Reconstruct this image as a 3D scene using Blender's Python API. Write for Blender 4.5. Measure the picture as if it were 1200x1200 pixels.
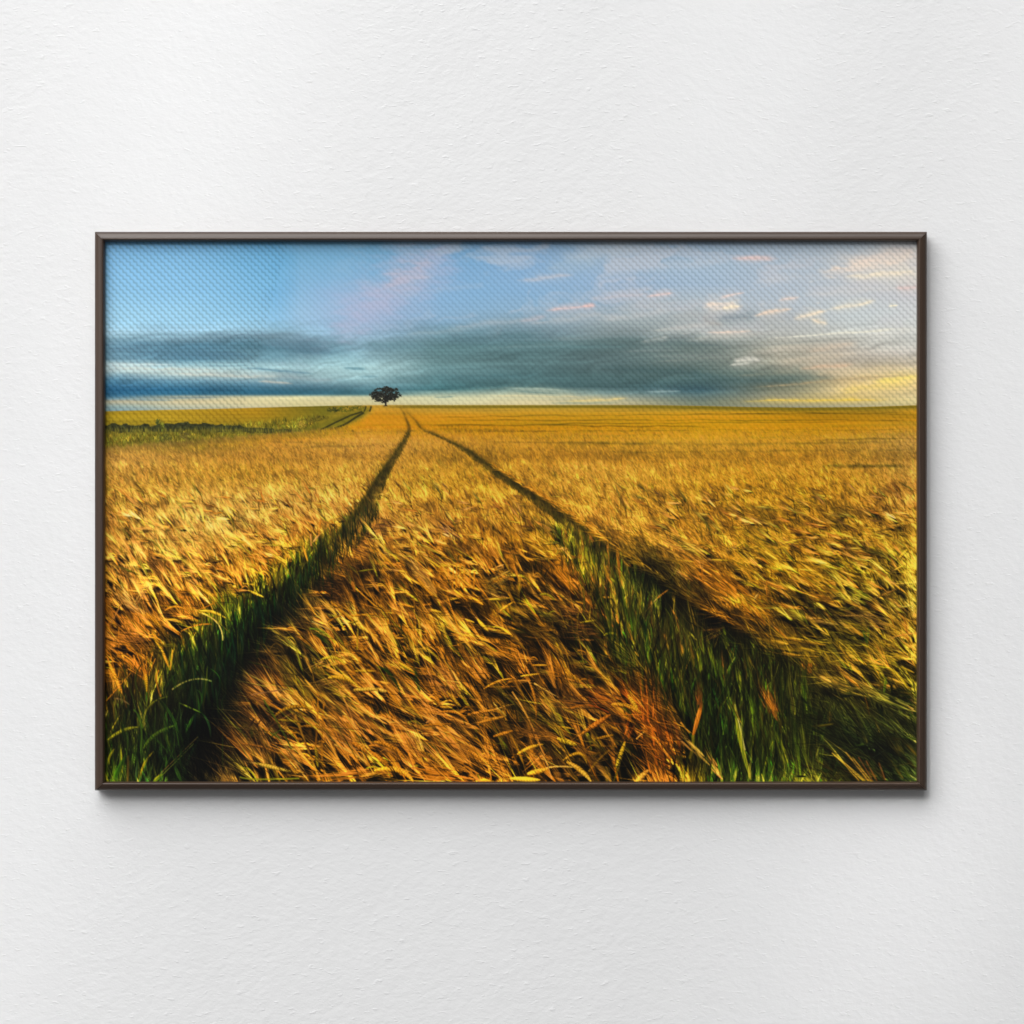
# ---------------------------------------------------------------- the printed picture
import numpy as np, math
S = 1.5                       # print samples per millimetre
PX0, PY0, PWD, PHT = 120.5, 280.5, 957.0, 638.0
W, H = int(PWD*S), int(PHT*S)
rng = np.random.default_rng(11)
YY, XX = np.mgrid[0:H, 0:W].astype(np.float32)
GX = PX0 + (XX+.5)/S
GY = PY0 + (YY+.5)/S

def vnoise(x, y, seed):
    xi = np.floor(x).astype(np.int64); yi = np.floor(y).astype(np.int64)
    fx = (x-xi); fy = (y-yi); fx = fx*fx*(3-2*fx); fy = fy*fy*(3-2*fy)
    def h(a, b):
        n = (a*374761393 + b*668265263 + seed*974711) & 0xffffffff
        n = ((n ^ (n >> 13))*1274126177) & 0xffffffff
        n = n ^ (n >> 16)
        return (n & 0xffff)/65535.0
    a = h(xi, yi); b = h(xi+1, yi); c = h(xi, yi+1); d = h(xi+1, yi+1)
    return ((a*(1-fx)+b*fx)*(1-fy) + (c*(1-fx)+d*fx)*fy).astype(np.float32)
def fbm(x, y, seed, o=4):
    r = 0; a = .5; t = 0
    for k in range(o):
        r = r + a*vnoise(x*2**k, y*2**k, seed+k*17); t += a; a *= .55
    return r/t*2-1
def box(a, r):
    r = int(max(0, r))
    if r == 0: return a
    for ax in (0, 1):
        p = [(0, 0)]*a.ndim; p[ax] = (r+1, r)
        c = np.cumsum(np.pad(a, p, mode='edge').astype(np.float64), axis=ax)
        n = a.shape[ax]
        hi = [slice(None)]*a.ndim; lo = [slice(None)]*a.ndim
        hi[ax] = slice(2*r+1, 2*r+1+n); lo[ax] = slice(0, n)
        a = ((c[tuple(hi)]-c[tuple(lo)])/(2*r+1)).astype(np.float32)
    return a
def blur(a, sig):             # sigma in millimetres of the print
    r = sig*S
    for k in range(3): a = box(a, round(r))
    return a
def poly_mask(pts, soft):
    p = np.array(pts, float); q = 3
    gx = GX[::q, ::q]; gy = GY[::q, ::q]; ins = np.zeros(gx.shape, bool)
    j = len(p)-1
    for i in range(len(p)):
        x1, y1 = p[i]; x2, y2 = p[j]
        if y1 != y2:
            c = ((y1 > gy) != (y2 > gy)) & (gx < (x2-x1)*(gy-y1)/(y2-y1)+x1)
            ins ^= c
        j = i
    m = np.repeat(np.repeat(ins.astype(np.float32), q, 0), q, 1)[:H, :W]
    return blur(m, soft)
def near(a, x, y):
    i = np.clip(((y-PY0)*S).astype(int), 0, H-1); j = np.clip(((x-PX0)*S).astype(int), 0, W-1)
    return a[i, j]

# ---- sky: colour against height in eleven columns, then streaked and smeared
SKY = {  # left columns are lightened by a painted veil of window light
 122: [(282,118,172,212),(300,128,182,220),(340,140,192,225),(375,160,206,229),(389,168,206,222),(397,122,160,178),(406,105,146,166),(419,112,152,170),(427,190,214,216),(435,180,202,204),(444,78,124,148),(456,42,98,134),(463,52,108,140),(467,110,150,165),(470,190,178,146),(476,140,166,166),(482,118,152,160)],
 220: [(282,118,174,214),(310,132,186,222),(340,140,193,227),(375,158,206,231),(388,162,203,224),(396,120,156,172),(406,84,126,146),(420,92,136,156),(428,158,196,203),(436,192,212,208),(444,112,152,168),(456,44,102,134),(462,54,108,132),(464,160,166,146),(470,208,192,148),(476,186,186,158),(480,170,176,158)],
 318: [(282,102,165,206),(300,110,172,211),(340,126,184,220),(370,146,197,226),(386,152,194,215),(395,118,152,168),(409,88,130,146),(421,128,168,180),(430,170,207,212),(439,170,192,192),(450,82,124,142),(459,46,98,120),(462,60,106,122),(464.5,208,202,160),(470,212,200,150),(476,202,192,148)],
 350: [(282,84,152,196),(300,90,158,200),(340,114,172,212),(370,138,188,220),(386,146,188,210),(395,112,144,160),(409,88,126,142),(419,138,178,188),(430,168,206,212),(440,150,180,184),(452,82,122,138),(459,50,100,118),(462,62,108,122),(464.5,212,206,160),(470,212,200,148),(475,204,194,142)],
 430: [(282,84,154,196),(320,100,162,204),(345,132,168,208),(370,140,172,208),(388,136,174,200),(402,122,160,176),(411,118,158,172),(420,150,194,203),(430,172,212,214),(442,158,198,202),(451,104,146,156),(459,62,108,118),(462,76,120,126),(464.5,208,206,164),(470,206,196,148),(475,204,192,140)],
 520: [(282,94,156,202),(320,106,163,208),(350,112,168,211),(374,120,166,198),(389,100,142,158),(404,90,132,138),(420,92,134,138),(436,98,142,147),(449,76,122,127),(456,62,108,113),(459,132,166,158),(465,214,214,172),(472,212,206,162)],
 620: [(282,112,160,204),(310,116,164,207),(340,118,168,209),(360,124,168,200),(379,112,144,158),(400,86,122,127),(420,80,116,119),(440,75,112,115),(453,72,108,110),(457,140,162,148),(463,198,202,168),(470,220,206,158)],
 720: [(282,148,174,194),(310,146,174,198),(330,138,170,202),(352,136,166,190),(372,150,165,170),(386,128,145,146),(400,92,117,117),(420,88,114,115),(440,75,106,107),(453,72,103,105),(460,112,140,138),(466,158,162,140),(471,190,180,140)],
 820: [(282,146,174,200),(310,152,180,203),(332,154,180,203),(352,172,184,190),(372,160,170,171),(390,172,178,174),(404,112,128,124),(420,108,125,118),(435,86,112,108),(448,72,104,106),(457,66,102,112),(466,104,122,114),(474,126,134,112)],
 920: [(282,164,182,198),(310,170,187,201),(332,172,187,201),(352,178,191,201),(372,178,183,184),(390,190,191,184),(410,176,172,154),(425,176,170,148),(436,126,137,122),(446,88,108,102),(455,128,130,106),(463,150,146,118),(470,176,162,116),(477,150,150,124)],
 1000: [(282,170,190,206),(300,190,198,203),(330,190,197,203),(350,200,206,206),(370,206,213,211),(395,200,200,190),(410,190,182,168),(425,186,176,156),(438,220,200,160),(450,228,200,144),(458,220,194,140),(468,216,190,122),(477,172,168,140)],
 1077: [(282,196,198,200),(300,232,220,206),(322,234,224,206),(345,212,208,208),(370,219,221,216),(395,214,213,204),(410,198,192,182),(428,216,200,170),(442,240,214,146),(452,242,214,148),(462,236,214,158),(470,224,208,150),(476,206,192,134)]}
def build_sky():
    amp = np.clip((462-GY)/60, 0.0, 1)
    n1 = fbm(GX/95, GY/15, 3, 4); n2 = fbm(GX/70, GY/22, 31, 3)
    sx = GX + 16*n2*amp; sy = GY + 9.5*n1*amp*np.clip((GY-330)/60, .25, 1)
    ys = np.linspace(280, 484, 817)
    xs = sorted(SKY); cols = []
    for x in xs:
        a = np.array(SKY[x], float)
        c = np.stack([np.interp(ys, a[:, 0], a[:, k]) for k in (1, 2, 3)], 1)
        k = np.ones(9)/9
        c = np.stack([np.convolve(np.pad(c[:, j], 4, mode='edge'), k, 'valid') for j in range(3)], 1)
        cols.append(c)
    cols = np.array(cols, np.float32)
    edge = 337-(GY-283)*.27                      # window-light veil painted into the left sky colour ends on this slant
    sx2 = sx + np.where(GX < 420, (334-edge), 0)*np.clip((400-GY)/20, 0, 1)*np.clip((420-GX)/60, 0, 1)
    fi = np.interp(sx2, xs, np.arange(len(xs))); i0 = np.clip(fi.astype(int), 0, len(xs)-2); f = (fi-i0)
    f = (f*f*(3-2*f)*.5 + f*.5)[..., None].astype(np.float32)
    yi = np.clip((sy-280)*4, 0, 815); y0 = yi.astype(int); g = (yi-y0)[..., None].astype(np.float32)
    A = cols[i0, y0]*(1-g)+cols[i0, y0+1]*g; B = cols[i0+1, y0]*(1-g)+cols[i0+1, y0+1]*g
    sky = A*(1-f)+B*f
    w1 = fbm(GX/40, GY/18, 81, 3)
    tex = fbm(GX/60+GY/50+w1*.8, (GY+.10*(GX-500)+6*w1)/7.5, 77, 5)*np.clip((GY-366)/30, .10, 1)*np.clip((476-GY)/14, 0, 1)
    sky = sky*(1+.12*tex[..., None])
    hz = np.clip(fbm(GX/75-GY/60+w1, (GY+.35*(GX-600))/24+w1*.7, 83, 4)-.02, 0, 1)*np.clip((GX-380)/160, 0, 1)*np.clip((400-GY)/40, 0, 1)
    hz = np.clip(hz*1.1, 0, .5)[..., None]
    sky = sky*(1-hz)+np.array([204, 200, 204], np.float32)*hz
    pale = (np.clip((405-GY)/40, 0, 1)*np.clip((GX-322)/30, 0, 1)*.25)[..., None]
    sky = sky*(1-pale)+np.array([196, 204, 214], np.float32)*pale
    bank = (np.clip(1-np.abs(GY-425)/48, 0, 1)*np.clip((GX-360)/120, 0, 1)*np.clip((1010-GX)/120, 0, 1)*.22)[..., None]
    lum_ = sky.mean(-1, keepdims=True); sky = sky*(1-bank)+(lum_*np.array([.98, 1.01, 1.0], np.float32)+6)*bank
    t2 = fbm(GX/26+GY/40+w1*1.4, (GY+.16*(GX-500)+8*w1)/4.2, 171, 5)*np.clip((GY-368)/25, 0, 1)*np.clip((470-GY)/14, 0, 1)
    sky = sky*(1+.12*t2[..., None])
    return sky
WISPS = [
 (520,384,640,372,3,(176,184,188),.45),(610,380,720,366,4,(188,190,190),.5),(700,374,800,362,4,(204,204,200),.5),(470,392,560,384,3,(150,172,178),.45),(760,388,850,378,3,(206,204,196),.5),(800,398,900,390,3,(200,196,184),.45),
 (640,398,760,390,2.5,(128,144,146),.5),(560,408,700,402,2,(122,148,150),.45),(760,424,880,416,2,(140,148,140),.45),(880,412,980,404,3,(206,196,178),.5),(900,424,1010,415,4,(206,190,164),.5),(950,440,1076,428,4,(226,204,164),.5),(1000,396,1080,384,4,(226,222,210),.5),(860,440,960,434,2,(150,150,130),.5),
 (670,290,760,284,6,(186,196,206),.45),(560,300,640,290,6,(160,184,208),.4),(760,312,860,304,6,(190,198,206),.4),(880,330,970,322,5,(200,204,208),.4),(940,345,1060,336,4,(214,212,208),.45),(780,372,850,366,4,(180,182,180),.5),  # x0 y0 x1 y1 half-width colour alpha
 (855,302.5,915,302,2.4,(236,204,196),.75),(958,319,1080,300,8,(243,224,206),.85),(985,325,1080,317,4,(251,236,208),.8),(1000,307,1080,291,5,(240,222,208),.6),
 (1050,337,1080,334,3.5,(226,202,196),.8),(757,347,790,342.5,1.8,(236,206,196),.75),(822,359,872,357,5,(245,226,206),.8),(842,349,874,341,2,(238,214,202),.8),(846,361,868,358,2.2,(255,240,208),.85),
 (836,373,892,369,5,(138,150,156),.7),(822,372,850,382,4,(170,165,160),.6),(911,351,940,347,2.4,(238,216,202),.85),(884,369,930,360,3,(242,217,192),.85),
 (930,374,972,362,3,(250,232,204),.9),(968,363,1030,352,2.2,(250,236,208),.85),(950,373,972,380,2.4,(248,230,200),.8),(1042,358,1054,357,1,(251,242,212),.9),
 (828,389.5,884,388,1.8,(238,216,196),.8),(895,396,1066,384.5,1.5,(242,238,218),.8),(862,407,1030,393,1.4,(158,160,152),.65),(858,421,896,420,3,(226,222,208),.8),(854,428,884,424,1.4,(232,228,212),.7),
 (936,431,1004,427,3,(226,192,158),.75),(944,411,1010,402,4,(218,196,170),.5),(750,401,786,395,2.5,(214,214,205),.6),(866,469.5,1044,468,1.7,(243,208,92),.95),(975,458,1080,445,6,(250,220,122),.6),
 (1025,447,1080,441,3,(253,230,120),.65),(880,454,1080,437,1.4,(192,166,122),.7),(756,459.5,800,457,1.5,(160,182,178),.7),
 (604,328,676,321,3,(200,197,202),.65),(636,313,706,303,7,(168,188,202),.5),(655,301,745,290,5,(186,197,207),.5),(636,364,698,357,2,(226,198,194),.85),(682,359,699,356.5,2,(240,196,186),.8),(606,376,642,370,2.5,(190,185,190),.6),
 (690,350,765,342,2.5,(206,196,198),.5),(718,360,800,352,6,(186,190,192),.5),(388,398,462,338,20,(182,182,206),.5),(422,366,540,290,26,(180,182,206),.5),(446,340,512,298,12,(200,184,194),.45),
 (585,453.5,672,457.5,1.6,(172,188,170),.8),(596,458,658,460.5,1,(112,138,132),.75),(506,465,534,464.5,.8,(130,156,146),.8),(555,463,700,465,1.4,(224,208,158),.6),(660,471,738,466.5,1.6,(238,212,136),.8),(640,472,730,471.5,1.2,(150,160,136),.7),
 (124,427,205,426.5,1.1,(206,224,222),.85),(124,431,260,433.5,1.6,(208,216,206),.7),(186,437,330,441,2,(214,212,196),.6),(280,430,372,438,1.2,(96,138,154),.8),(232,428,300,428,1,(120,160,172),.6),(300,446,345,449,1.4,(214,200,180),.6),(322,440,400,447,2,(150,168,172),.6),
 (398,430,432,432.5,1.4,(104,146,158),.8),(418,441,446,441,1,(110,150,160),.7),(300,398,392,411,6,(92,124,140),.5),(290,393,352,392,3,(110,138,150),.5),(150,412,300,416,3,(84,122,142),.5),(420,404,500,404,4,(104,142,152),.5),
 (460,410,760,404,3,(108,146,150),.4),(470,428,700,424,2.5,(112,150,152),.4),(440,444,640,440,3,(84,126,132),.4),(520,397,640,392,4,(84,120,128),.4),(690,398,860,406,4,(92,112,112),.4),(700,430,850,440,4,(74,102,104),.5),
 (760,417,856,415,1.4,(142,152,146),.5),(724,412,800,409,1.4,(130,144,142),.5),(840,437,985,443,4,(96,114,106),.4),(150,468.5,205,469,1,(120,150,160),.6),(190,466,262,465.5,.8,(96,130,146),.6)]
def add_wisps(img):
    for k, (x0, y0, x1, y1, w, c, al) in enumerate(WISPS):
        m = w*3+6
        j0 = int(max(0, (min(x0, x1)-m-18-PX0)*S)); j1 = int(min(W, (max(x0, x1)+m+18-PX0)*S))
        i0 = int(max(0, (min(y0, y1)-m-PY0)*S)); i1 = int(min(H, (max(y0, y1)+m-PY0)*S))
        if j1 <= j0 or i1 <= i0: continue
        gx = GX[i0:i1, j0:j1]; gy = GY[i0:i1, j0:j1]
        L = math.hypot(x1-x0, y1-y0); ux, uy = (x1-x0)/L, (y1-y0)/L
        n = fbm(gx/16+k*7.3, gy/5, 200+k, 3); n2 = fbm(gx/9+k*3.1, gy/3.2-k, 400+k, 3)
        t = ((gx-x0)*ux+(gy-y0)*uy)/L; d = (-(gx-x0)*uy+(gy-y0)*ux) + n*w*.9
        tt = np.clip(1-np.abs(t-.5)*2, 0, 1)
        ends = np.clip(tt*2.6+n2*.35, 0, 1)
        wl = w*(.35+.65*np.sqrt(tt))
        a = np.exp(-(d/np.maximum(wl, .4))**2)*ends*np.clip(.85+.45*n2, 0, 1)*al
        a = a[..., None]
        h = np.exp(-(d/(wl*2.6+1))**2)*np.clip(tt*2, 0, 1)*al*.28*np.clip(.8+.8*n, 0, 1.2); h = h[..., None]
        img[i0:i1, j0:j1] = img[i0:i1, j0:j1]*(1-h)+np.array(c, np.float32)*h
        img[i0:i1, j0:j1] = img[i0:i1, j0:j1]*(1-a)+np.array(c, np.float32)*a

# ---- strokes: quadratic curves splatted in small batches
def comp(img, x, y, w, col):
    px = (x-PX0)*S-.5; py = (y-PY0)*S-.5
    ok = (px > 0) & (px < W-2) & (py > 0) & (py < H-2) & (w > 0)
    if not ok.any(): return
    px = px[ok]; py = py[ok]; w = w[ok]; col = col[ok]
    xi = px.astype(np.int64); yi = py.astype(np.int64); fx = px-xi; fy = py-yi
    x0 = xi.min(); x1 = xi.max()+2; y0 = yi.min(); y1 = yi.max()+2
    ww = x1-x0; hh = y1-y0; n = ww*hh
    base = (yi-y0)*ww+(xi-x0)
    idx = np.concatenate([base, base+1, base+ww, base+ww+1])
    wt = np.concatenate([w*(1-fx)*(1-fy), w*fx*(1-fy), w*(1-fx)*fy, w*fx*fy])
    cov = np.bincount(idx, wt, n)
    c4 = np.concatenate([col]*4)
    rgb = np.stack([np.bincount(idx, wt*c4[:, k], n) for k in range(3)], 1)
    m = cov > 1e-4
    rgb[m] /= cov[m, None]
    a = np.clip(cov, 0, 1).reshape(hh, ww, 1).astype(np.float32)
    v = img[y0:y1, x0:x1]
    img[y0:y1, x0:x1] = v*(1-a)+rgb.reshape(hh, ww, 3).astype(np.float32)*a
def draw(img, P0, P1, P2, wd, C0, C1, al, kind='awn', nb=1):
    P0 = np.atleast_2d(np.asarray(P0, float)); P1 = np.atleast_2d(np.asarray(P1, float)); P2 = np.atleast_2d(np.asarray(P2, float))
    N = len(P0)
    wd = np.broadcast_to(np.asarray(wd, float), (N,)); al = np.broadcast_to(np.asarray(al, float), (N,))
    C0 = np.broadcast_to(np.asarray(C0, float), (N, 3)); C1 = np.broadcast_to(np.asarray(C1, float), (N, 3))
    L = np.hypot(*(P1-P0).T)+np.hypot(*(P2-P1).T)
    for b in range(nb):
        s = slice(b, N, nb)
        p0, p1, p2, w_, c0, c1, a_, l_ = P0[s], P1[s], P2[s], wd[s], C0[s], C1[s], al[s], L[s]
        n = len(p0)
        if n == 0: continue
        K = int(np.clip(np.percentile(l_, 90)*S/.7, 4, 400)); J = int(np.clip(w_.max()*S/.7, 1, 60))
        t = (np.arange(K)+.5)/K; u = (np.arange(J)+.5)/J*2-1
        T = t[None, :, None]; U = u[None, None, :]
        def bz(k):
            return p0[:, k, None]*(1-t)**2+2*p1[:, k, None]*t*(1-t)+p2[:, k, None]*t**2
        def db(k):
            return 2*(p1[:, k, None]-p0[:, k, None])*(1-t)+2*(p2[:, k, None]-p1[:, k, None])*t
        X = bz(0); Y = bz(1); dx = db(0); dy = db(1); q = np.hypot(dx, dy)+1e-6
        nx = -dy/q; ny = dx/q
        if kind == 'awn': pr = 1-.75*t
        elif kind == 'ear': pr = np.clip(np.sin(np.pi*np.clip(t*.93+.05, 0, 1)), 0, 1)**.55
        elif kind == 'blade': pr = np.sin(np.pi*np.clip(t*.9+.08, 0, 1))**.7
        else: pr = np.ones(K)
        hw = w_[:, None]*.5*pr[None, :]
        PXs = X[:, :, None]+nx[:, :, None]*hw[:, :, None]*U
        PYs = Y[:, :, None]+ny[:, :, None]*hw[:, :, None]*U
        col = c0[:, None, :]*(1-t[None, :, None])+c1[:, None, :]*t[None, :, None]
        shade = np.ones((n, K, J))
        if kind == 'ear' and J > 2:
            nk = np.clip(l_/np.maximum(w_, .5)/.62, 3, 14)
            ph = nk[:, None, None]*T-.55*np.abs(U)
            wv = .5+.5*np.cos(2*np.pi*ph)
            side = (nx[:, :, None]*(-.5)+ny[:, :, None]*(-.85))*U
            shade = (.74+.34*wv)*(1-.38*U*U)*(1+.42*side)
        elif kind == 'blade' and J > 2:
            side = (nx[:, :, None]*(-.5)+ny[:, :, None]*(-.85))*U
            shade = (1-.25*np.exp(-(U/.25)**2))*(1+.3*side)*np.ones_like(T)
        area = (q*(1.0/K)*S)[:, :, None]*(2*hw*S/J)[:, :, None]
        wt = area*a_[:, None, None]*np.ones((1, 1, J))
        if kind == 'awn': wt = wt*(1-.55*T*T)*np.clip(.35+T*5, 0, 1)
        elif kind == 'blade': wt = wt*np.clip(.2+T*3, 0, 1)
        cc = col[:, :, None, :]*shade[..., None]
        comp(img, PXs.ravel(), PYs.ravel(), wt.ravel(), cc.reshape(-1, 3))

# ---- the field: mean colours read off by eye on a loose grid
FIELD = [
 (485,[(130,170,140,32),(200,182,147,36),(300,166,127,26),(380,112,104,28),(430,188,142,44),(520,188,148,54),(650,186,148,50),(800,182,144,44),(950,176,134,30),(1060,184,142,40)]),
 (500,[(130,150,130,32),(250,150,125,32),(350,125,112,28),(430,188,138,36),(560,178,132,24),(700,176,132,28),(850,182,140,26),(1000,192,142,30),(1070,188,146,54)]),
 (520,[(130,140,126,46),(220,128,116,42),(330,192,142,54),(430,206,156,68),(520,198,147,56),(650,197,147,44),(800,202,156,48),(950,202,152,44),(1070,192,152,72)]),
 (540,[(150,192,142,66),(260,186,136,52),(400,186,136,46),(460,196,142,48),(540,172,126,32),(650,182,128,34),(800,182,132,34),(950,186,132,32),(1060,168,127,46)]),
 (560,[(150,176,131,46),(300,182,132,34),(400,196,142,48),(500,192,141,38),(560,176,126,30),(700,196,141,46),(850,186,131,28),(1000,190,135,32),(1060,168,122,46)]),
 (590,[(140,192,138,52),(220,210,158,68),(320,212,160,74),(390,210,156,66),(480,196,141,42),(560,192,136,38),(640,176,126,36),(720,196,141,42),(850,168,122,28),(960,166,121,27),(1060,166,116,42)]),
 (620,[(150,194,138,58),(250,212,162,78),(350,201,141,47),(410,170,120,40),(480,172,122,50),(580,182,126,36),(640,140,112,30),(720,176,126,42),(830,161,116,32),(930,151,111,27),(1050,141,106,32)]),
 (650,[(140,182,126,56),(230,206,147,62),(320,192,127,37),(370,120,96,26),(440,132,92,30),(520,161,107,31),(600,166,106,26),(660,122,96,22),(720,80,68,22),(800,160,110,36),(900,161,116,28),(1000,151,111,36),(1060,151,116,37)]),
 (680,[(140,172,121,52),(220,182,122,47),(300,150,105,27),(350,64,68,26),(400,78,50,20),(470,141,92,26),(540,142,92,22),(610,116,78,22),(660,132,86,22),(720,78,68,22),(770,42,42,18),(830,122,82,26),(920,152,111,28),(1000,132,101,32),(1060,132,106,37)]),
 (710,[(150,152,97,36),(220,162,107,32),(270,92,87,26),(320,32,42,20),(390,102,67,26),(470,152,101,27),(550,147,97,22),(610,82,64,17),(680,90,58,20),(740,77,72,24),(800,42,37,16),(870,142,97,26),(950,72,57,21),(1020,117,92,37),(1060,122,97,42)]),
 (745,[(150,142,87,32),(210,97,77,22),(270,42,57,23),(320,37,30,16),(380,132,92,32),(450,132,87,22),(520,132,92,26),(590,122,82,22),(650,68,48,17),(720,67,62,20),(790,57,47,16),(850,32,30,16),(920,102,77,24),(1000,92,77,27),(1060,122,92,32)]),
 (780,[(140,162,97,24),(200,64,58,17),(260,26,41,19),(310,34,31,17),(370,127,97,32),(440,142,92,22),(520,127,82,22),(600,127,77,20),(670,97,62,17),(730,62,57,17),(800,57,57,17),(860,47,47,16),(920,52,47,17),(990,112,87,27),(1060,122,97,32)]),
 (820,[(140,64,53,20),(200,40,43,16),(250,20,30,16),(310,77,54,24),(370,132,92,26),(450,132,82,18),(520,132,82,20),(600,84,62,17),(670,87,52,17),(740,132,77,20),(790,62,47,14),(840,37,46,14),(900,57,52,16),(960,50,48,19),(1010,76,66,24),(1060,60,57,23)]),
 (860,[(140,47,52,17),(200,27,34,15),(240,14,17,11),(300,77,52,22),(370,117,77,20),(450,132,82,18),(520,137,82,20),(600,92,62,17),(670,112,77,20),(730,87,52,14),(770,117,62,14),(830,37,44,14),(890,62,62,17),(940,47,50,17),(1000,32,36,19),(1060,40,40,19)]),
 (910,[(140,42,47,14),(200,24,30,14),(245,16,14,10),(300,87,62,22),(370,112,77,20),(450,142,87,20),(540,132,77,17),(610,132,82,20),(670,62,42,14),(730,52,42,14),(780,92,57,14),(840,47,47,14),(890,42,50,16),(940,57,57,17),(1000,46,42,17),(1060,27,30,15)])]
FARLINES = [(500,488,1076,483,.8,.35),(520,492,1076,492,.9,.4),(505,497,840,500,.9,.45),(620,496.5,1000,494,.7,.45),(800,484,1076,485,.6,.35),(560,505,1076,503,.8,.25),(640,519,900,521,1.8,.32),(700,530,1076,527,1.2,.2),(940,516,1076,513,1.2,.45),(950,546,1076,546,2.2,.65),(560,517,760,520,1.2,.35),(860,520,1060,518,1.5,.3),(300,517,400,520,1.4,.3),(340,524,440,522,1.6,.3),(480,497,560,499,1.4,.35),(500,502,640,505,2,.25),(410,500,470,496,2.5,.22)]
def far_lines(img, k):
    for (x0, y0, x1, y1, w, al) in FARLINES:
        yc = y0+(y1-y0)*(GX-x0)/(x1-x0)+1.2*fbm(GX/25, GY*0, 5+int(x0), 3)
        m = np.exp(-((GY-yc)/w)**2)*np.clip((GX-x0)/30, 0, 1)*np.clip((x1-GX)/30, 0, 1)*al*k*np.clip(.8+.6*fbm(GX/14, GY/4, 88, 3), 0, 1.3)
        img = img*(1-m[..., None]*np.array([.62, .55, .5], np.float32))
    return img
def build_field():
    ys = np.array([r[0] for r in FIELD], float); q = 6
    xs = np.arange(PX0, PX0+PWD+q, q); rows = []
    for y, r in FIELD:
        a = np.array(r, float)
        rows.append(np.stack([np.interp(xs, a[:, 0], a[:, k]) for k in (1, 2, 3)], 1))
    rows = np.array(rows)
    wx = GX + 10*fbm(GX/40, GY/40, 51, 3)*np.clip((GY-500)/100, 0, 1); wy = GY + 7*fbm(GX/40, GY/30, 61, 3)*np.clip((GY-530)/100, 0, 1)
    fy = np.interp(wy, ys, np.arange(len(ys))); i = np.clip(fy.astype(int), 0, len(ys)-2); g = (fy-i)[..., None]
    fx = np.clip((wx-PX0)/q, 0, len(xs)-1.001); j = fx.astype(int); h = (fx-j)[..., None]
    return ((rows[i, j]*(1-h)+rows[i, j+1]*h)*(1-g)+(rows[i+1, j]*(1-h)+rows[i+1, j+1]*h)*g).astype(np.float32)
HOR = [(118,481.7),(160,480.6),(220,479.4),(280,478),(340,476.3),(400,474.8),(450,474.2),(520,474.2),(760,474.2),(820,475.2),(880,476.6),(940,477.2),(1010,476.6),(1080,474.3)]
EDGE = [(118,527),(200,520.5),(280,512.8),(350,506.5),(400,500.5),(424,490),(440,477.5),(446,474)]
TRACK_L = [(468.5,476.5,.7),(472,482,1.1),(477.5,495,2.0),(479.6,502,2.3),(477.5,510,3.2),(471,521,4.6),(463,534,6.5),(455,546,8.5),(446,562,12),(436,582,16),(428,600,22),(402,636,34),(374,668,44),(340,706,50),(306,745,54),(272,790,54),(250,840,48),(236,920,44)]
TRACK_R = [(472,476.5,.6),(477,483,1.0),(486,492,1.7),(492,500,2.1),(497,504,1.5),(512,510,2.2),(530,518.5,3.8),(548,528,6),(566,542,8.5),(586,556,10),(612,573,12),(640,592,15),(668,612,17),(697,636,18),(725,655,17),(757,680,19),(800,708,20),(840,730,22),(880,750,18)]
def band(pts, soft):
    m = np.zeros((H, W), np.float32)
    for (x0, y0, w0), (x1, y1, w1) in zip(pts[:-1], pts[1:]):
        n = int(max(2, math.hypot(x1-x0, y1-y0)*2))
        for t in np.linspace(0, 1, n):
            x = x0+(x1-x0)*t; y = y0+(y1-y0)*t; r = (w0+(w1-w0)*t)/2
            j0 = int(max(0, (x-r-3-PX0)*S)); j1 = int(min(W, (x+r+3-PX0)*S)); i0 = int(max(0, (y-r*.5-3-PY0)*S)); i1 = int(min(H, (y+r*.5+3-PY0)*S))
            if j1 <= j0 or i1 <= i0: continue
            d = np.hypot((GX[i0:i1, j0:j1]-x), (GY[i0:i1, j0:j1]-y)*1.8)
            m[i0:i1, j0:j1] = np.maximum(m[i0:i1, j0:j1], np.clip((r+.5-d)/1.0, 0, 1))
    return blur(m, soft) if soft else m
def ang(d): return np.radians(d)

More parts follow.
